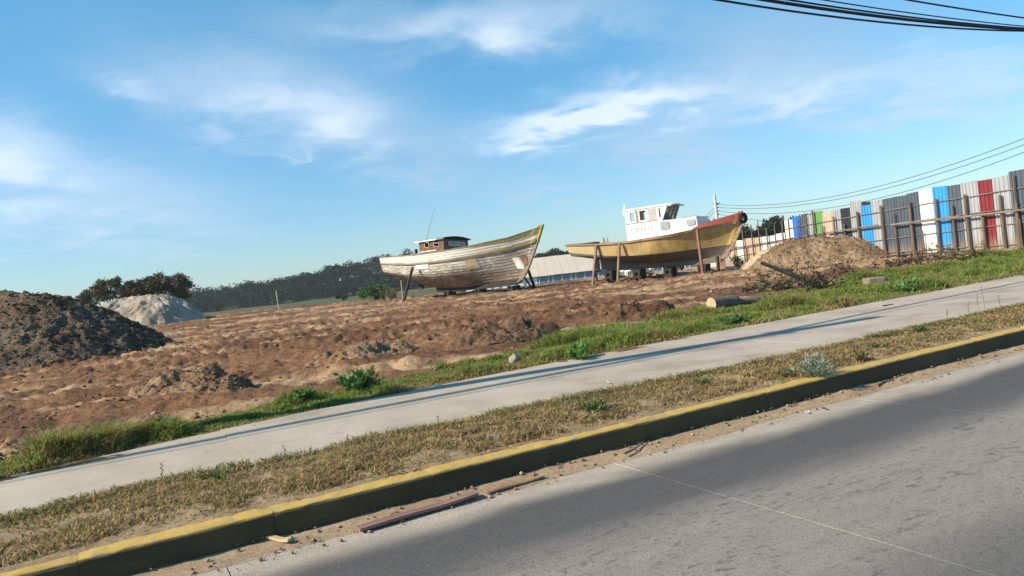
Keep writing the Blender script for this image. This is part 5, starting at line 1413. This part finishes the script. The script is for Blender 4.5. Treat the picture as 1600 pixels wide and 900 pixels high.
# roadside pole, just left of the picture: its shadow and its cables' shadows lie on the sidewalk
pu, pv = -6.0, 5.38
pxw, pyw = uv2(pu, pv)
rp = empty('utility_pole', (pxw, pyw, .2)); tag(rp, 'roadside pole left of the picture whose shadow crosses the sidewalk', 'utility pole')
MB().tube([(0, 0, -.3), (0, 0, 9.6)], [.21, .15], 10).build('pole', m_conc, rp)
MB().tube([tuple(np.array([*(-N2 * .3), 8.3])), tuple(np.array([*(N2 * .3), 8.3]))], .05, 5).build('bracket', m_dark, rp)
def cable(name, label, v, h_at, r_):
    """cable along the road through photo pixels (a, b): height over u fitted as a parabola from the pole"""
    mb = MB(); pts = []
    for u in np.arange(-46, 60.1, 1.0):
        x_, y_ = uv2(u, v); pts.append((x_, y_, h_at(u)))
    mb.tube(pts, r_, 6, False); o = mb.build(name, m_wire, None); return tag(o, label, 'cable', 'cables along the road')
def uvh(px, py, v):
    d = ray(px, py); A = O2 + N2 * v; t_ = (A @ N2) / (d[0] * N2[0] + d[1] * N2[1]); p_ = np.array([0, 0, H]) + d * t_
    return to_uv(p_[0], p_[1])[0], p_[2]
for k, (pa, pb_, v, r_, lab) in enumerate([((1123, 0), (1600, 48.5), 5.34, .022, 'lowest black cable crossing the top right corner'), ((1196, 0), (1600, 46), 5.4, .035, 'thick black cable just above the lowest one'),
        ((1234, 0), (1600, 44), 5.46, .02, 'black cable right above the thick cable'), ((1287, 0), (1600, 41), 5.52, .014, 'thin black cable at the top of the bundle'), ((1419, 0), (1600, 28), 5.2, .02, 'topmost separate black cable in the top right corner')]):
    ua, ha = uvh(*pa, v); ub, hb = uvh(*pb_, v)
    hp = (8.2, 8.25, 8.3, 8.35, 8.4)[k]
    cf = np.polyfit([pu, ua, ub], [hp, ha, hb], 2)
    um = 2 * (-cf[1] / (2 * cf[0])) - pu                # next pole stands as far beyond the sag's lowest point
    def h_at(u, cf=cf, hp=hp):
        if u < pu: q_ = (pu - u) / 40.0; return hp - 4 * 1.6 * q_ * (1 - q_)
        return float(np.polyval(cf, u))
    cable('cable', lab, v, h_at, r_)
# thin white stake far out on the lot
Ys_ = 82.0; a = gy(431.5, 454, Ys_); zb2 = lz(a[0], Ys_)
o = MB().tube([(0.06, 0, -.2), (0, 0, (a[2] - zb2) * .6), (-.03, 0, a[2] - zb2)], [.05, .045, .04], 6).build('stake', m_conc, None, (a[0], Ys_, zb2)); tag(o, 'thin white stake standing far out on the lot', 'stake')

# ------------------------------------------------------------------ logs, beams, stones and litter
m_logbark = mat('grey_log_bark', [(.3, (.09, .07, .055)), (.7, (.26, .22, .185))], 7, .95, .9, 16, (.5, 3, 3), bdist=.04)
m_cut = mat('fresh_cut_wood', [(.3, (.40, .28, .165)), (.7, (.54, .41, .27))], 6, .8, .2)
def log(name, label, pos, L, r_, ang, tilt=0.0):
    o = empty(name, pos, ang); o.rotation_euler = (0, -tilt, ang); tag(o, label, 'log')
    mb = MB(); n, sg = 12, 20
    for i in range(n + 1):
        x_ = L * i / n
        for j in range(sg):
            a = 6.2832 * j / sg; rr_ = r_ * (1 + .03 * math.sin(3 * a + x_ * 2) + .10 * (float(fbm(np.array([x_ * 5 + 3]), np.array([j * 1.3]), 401, 2)[0]) - .5)) * (1 - .18 * i / n)
            mb.v.append((x_, rr_ * math.cos(a), r_ * .82 + rr_ * math.sin(a)))
    for i in range(n):
        for j in range(sg): mb.f.append((i * sg + j, (i + 1) * sg + j, (i + 1) * sg + (j + 1) % sg, i * sg + (j + 1) % sg))
    mb.build('bark', m_logbark, o)
    for x_, i in ((-.004, 0), (L + .004, n)):
        c = MB(); c.v = [(x_, .97 * mb.v[i * sg + j][1], r_ * .82 + .97 * (mb.v[i * sg + j][2] - r_ * .82)) for j in range(sg)]; c.f = [tuple(range(sg))]
        c.build('cut_face', m_cut, o)
    return o
p_ = gz(1112, 481, .26); log('log', 'thick cut log with grey bark and pale sawn end in the grass', (p_[0], p_[1], lz(p_[0], p_[1]) + .0), .8, .175, R(26))
p_ = gz(1154, 470, .32); log('log', 'small cut branch end lying behind the thick log', (p_[0], p_[1], lz(p_[0], p_[1])), .7, .085, R(10))
# leaning charred beam
pa = gz(1282, 449, .28); pt3 = gy(1189, 413, pa[1] + .4)
d = pt3 - np.array([pa[0], pa[1], lz(pa[0], pa[1])])
o = MB().tube([d * -.03, d * .5 + [0, 0, .03], d], [.085, .08, .055], 6).build('beam', m_dark, None, (pa[0], pa[1], lz(pa[0], pa[1]) + .05)); tag(o, 'dark beam slanting up out of the brush heap', 'beam')
p4 = gz(1255, 447, .35)
def brush(label, px, py, w_, n, c, z=.35, hgt=.45):
    p_ = gz(px, py, z); base = (p_[0], p_[1], lz(p_[0], p_[1])); root = empty('brush_heap', base); tag(root, label, 'brush', 'heaps of cut brush')
    mb = MB(); P, Dr = [], []
    for k in range(n // 2):
        a = np.array([rng.normal() * w_ * .5, rng.normal() * .3, .02 + rng.random() * hgt * .35]); d = rng.normal(size=3) * [1, .6, .5]; d[2] = abs(d[2]) * .8; d = d / np.linalg.norm(d) * (.35 + .5 * rng.random())
        mb.tube([a, a + d * .5 + rng.normal(size=3) * .05, a + d], [.018, .013, .006], 4)
        for j in range(13): P.append(a + d * rng.random() + rng.normal(size=3) * .07); Dr.append(rng.normal(size=3))
    mb.build('twigs', m_dark, root)['kind'] = 'stuff'
    P = np.array(P); P[:, 2] = np.abs(P[:, 2]); cc_ = np.array(c)[None] * (.5 + .9 * rng.random((len(P), 1)))
    V, T, cl = leaves(P, np.array(Dr), .13 * (.6 + .8 * rng.random(len(P))), .07, cc_); link_mesh('foliage', np_mesh('foliage', V, T, cl), m_leaf, root)
brush('leafy cut brush heaped round the foot of the slanting beam', 1225, 446, .9, 36, (.14, .15, .06))
brush('dark twiggy brush at the base of the slanting beam', 1262, 448, .8, 30, (.06, .05, .03))
brush('dry leaf brush standing behind the slanting beam', 1240, 426, .5, 16, (.15, .12, .06), .38, .9)
brush('dark dry brush at the grass edge below the dark grey panels', 1398, 413, .7, 22, (.09, .06, .04))
brush('long heap of dry brush in front of the white and blue panels', 1460, 404, 1.4, 44, (.12, .09, .05))
brush('heap of yellowing brush in front of the dark red panel', 1505, 403, 1.2, 36, (.22, .16, .07))
brush('small brush heap left of the leaning beam at the grass edge', 1172, 452, .5, 14, (.10, .10, .05))
brush('sparse dry twigs right of the concrete block', 1322, 425, .6, 14, (.14, .09, .05), .36, .5)
m_stone = mat('pale_stone', [(.3, (.22, .195, .165)), (.7, (.38, .34, .29))], 6, .9, .6, 14)
def stone(name, label, px, py, r_, z, mtl, flat=.8, dims=(1, 1)):
    p_ = gz(px, py, z); V, T, cl = rocks(np.zeros((1, 3)), np.array([r_]), np.ones((1, 3)), flat); V = V * [dims[0], dims[1], 1]
    me = np_mesh(name, V, T); o = link_mesh(name, me, mtl, None, (p_[0], p_[1], (lz(p_[0], p_[1]) if z > .19 else z) + r_ * flat * .35))
    sub = o.modifiers.new('Subdivision', 'SUBSURF'); sub.levels = 2; sub.render_levels = 2; sub.subdivision_type = 'SIMPLE'
    tx = bpy.data.textures.new('stone_noise', 'CLOUDS'); tx.noise_scale = r_ * .8; dm = o.modifiers.new('Displace', 'DISPLACE'); dm.texture = tx; dm.strength = r_ * .35
    return tag(o, label, 'stone', 'stones in the grass')
stone('stone', 'pale upright stone half hidden in the grass', 804, 566, .115, .22, m_stone, .95)
stone('stone', 'flat grey stone at the back edge of the grass', 888, 514, .13, .3, m_stone, .5, (1.5, 1))
stone('stone', 'pale stone lying on the earth before the small pale heap', 262, 592, .07, .38, m_stone)
m_blk = mat('rough_concrete_block', [(.3, (.17, .135, .10)), (.7, (.29, .235, .185))], 5, .9, .5, 14)
for (pl, pr_, py, lab) in ((1243, 1268, 437, 'low rough concrete block left of the other at the back of the grass'), (1270, 1378, 434, 'concrete block')):
    if pr_ > 1300: pl, pr_, lab = 1352, 1378, 'squared concrete block at the back of the grass below the soil mound'
    a, c = gz(pl, py if pl < 1300 else 437, .34), gz(pr_, (py if pl < 1300 else 437) - 3, .34); w_ = np.linalg.norm(c - a)
    o = MB().box((-w_ / 2, -.2, -.15), (w_ / 2, .2, .15)).build('concrete_block', m_blk, None, (*((a + c) / 2)[:2], lz(*((a + c) / 2)[:2]))); o.rotation_euler = (0, 0, math.atan2(c[1] - a[1], c[0] - a[0]) * .4)
    bv = o.modifiers.new('Bevel', 'BEVEL'); bv.width = .03; bv.segments = 2
    tag(o, lab, 'block', 'concrete blocks in the grass')
# planks and sticks in the gutter
m_redpl = mat('reddish_board', [(.3, (.16, .09, .075)), (.7, (.26, .165, .14))], 5, .8, .4, 20, (.4, 3, 1))
def plank(label, pa, pb_, w_, th, mtl, z=.02, lift=.0):
    a, c = gz(*pa, z), gz(*pb_, z); L = np.linalg.norm((c - a)[:2]); ang = math.atan2(c[1] - a[1], c[0] - a[0])
    mb = MB(); n = 10
    for i in range(n + 1):
        f = i / n; x_ = L * f; ww = w_ * (1 + .12 * math.sin(f * 9)) * (1 - .35 * max(0, f - .8) * 5 * .5)
        zz_ = lift * f + .004 * math.sin(f * 7)
        mb.v += [(x_, -ww / 2, zz_), (x_, ww / 2, zz_), (x_, ww / 2, zz_ + th), (x_, -ww / 2, zz_ + th)]
    for i in range(n):
        for j in range(4): mb.f.append((i * 4 + j, i * 4 + (j + 1) % 4, i * 4 + 4 + (j + 1) % 4, i * 4 + 4 + j))
    mb.f += [(3, 2, 1, 0), (n * 4, n * 4 + 1, n * 4 + 2, n * 4 + 3)]
    o = mb.build('plank', mtl, None, (a[0], a[1], z)); o.rotation_euler = (0, 0, ang); return tag(o, label, 'plank')
plank('long reddish plank lying in the gutter sand', (560, 829), (745, 776), .085, .022, m_redpl, .018, .012)
plank('thin dark red strip of wood right of the long plank', (762, 772), (850, 746), .03, .014, m_redpl, .016, .0)
plank('short pale wood offcut in the gutter at left', (414, 840), (453, 846), .045, .018, m_cut, .03)
def stick(label, pix, z, r_, mtl):
    pts = [gz(x, y, z) for x, y in pix]; b0 = pts[0].copy()
    o = MB().tube([q_ - b0 for q_ in pts], [r_ * (1 - .55 * i / (len(pts) - 1)) for i in range(len(pts))], 6).build('stick', mtl, None, tuple(b0)); return tag(o, label, 'stick')
stick('dark stick lying on the sidewalk at left', [(187, 773), (168, 779), (150, 786)], .226, .014, m_dark)
stick('long thin twig along the near edge of the sidewalk at left', [(185, 778), (140, 789), (100, 799), (50, 810), (0, 821)], .222, .007, m_dark)
stick('curved bark strip in the gutter below the grey-green shrub', [(1370, 603), (1382, 596), (1396, 593)], .03, .018, m_redpl)
stick('brown twig in the gutter sand right of the thin red strip', [(975, 709), (990, 702), (1006, 690)], .045, .012, m_redpl)
stick('thin brown stick in the gutter above the twig', [(950, 695), (980, 690), (1020, 684)], .05, .012, m_dark)
stick('short dark stick on the sidewalk at right', [(1380, 478), (1396, 475)], .222, .016, m_dark)
m_paper = mat('white_litter', (.66, .64, .6), 9, .7)
def litter(label, px, py, z, s_):
    p_ = gz(px, py, z); mb = MB(); n = 5; g = [[(x_ / (n - 1) - .5, y_ / (n - 1) - .5) for x_ in range(n)] for y_ in range(n)]
    for row in g:
        for (x_, y_) in row: mb.v.append((x_ * s_, y_ * s_ * .7, (.1 + .5 * random.random()) * s_))
    for i in range(n - 1):
        for j in range(n - 1): mb.f.append((i * n + j, i * n + j + 1, (i + 1) * n + j + 1, (i + 1) * n + j))
    o = mb.build('litter', m_paper, None, (p_[0], p_[1], z)); o.rotation_euler = (0, 0, random.random() * 6); tag(o, label, 'litter', 'scraps of litter')
litter('crumpled white scrap at the far edge of the sidewalk', 686, 606, .215, .1)
litter('white scrap at the back of the verge by the sidewalk', 950, 600, .215, .06)
litter('white scrap lying in the gutter sand', 960, 693, .05, .06)
litter('small white scrap on the road near the gutter joint', 1262, 646, .004, .045)

# ------------------------------------------------------------------ air
m_air = bpy.data.materials.new('air'); m_air.use_nodes = True
nt = m_air.node_tree; nt.nodes.clear()
vo = nt.nodes.new('ShaderNodeVolumePrincipled'); vo.inputs['Color'].default_value = (.80, .88, 1.0, 1); vo.inputs['Density'].default_value = 0.0002
oo = nt.nodes.new('ShaderNodeOutputMaterial'); nt.links.new(vo.outputs[0], oo.inputs['Volume'])
haze = MB().box((-1900, -230, -6), (1900, 1530, 16)).build('haze', m_air)
tag(haze, 'thin bluish haze over the lot and the far wood', 'haze', kind='stuff')
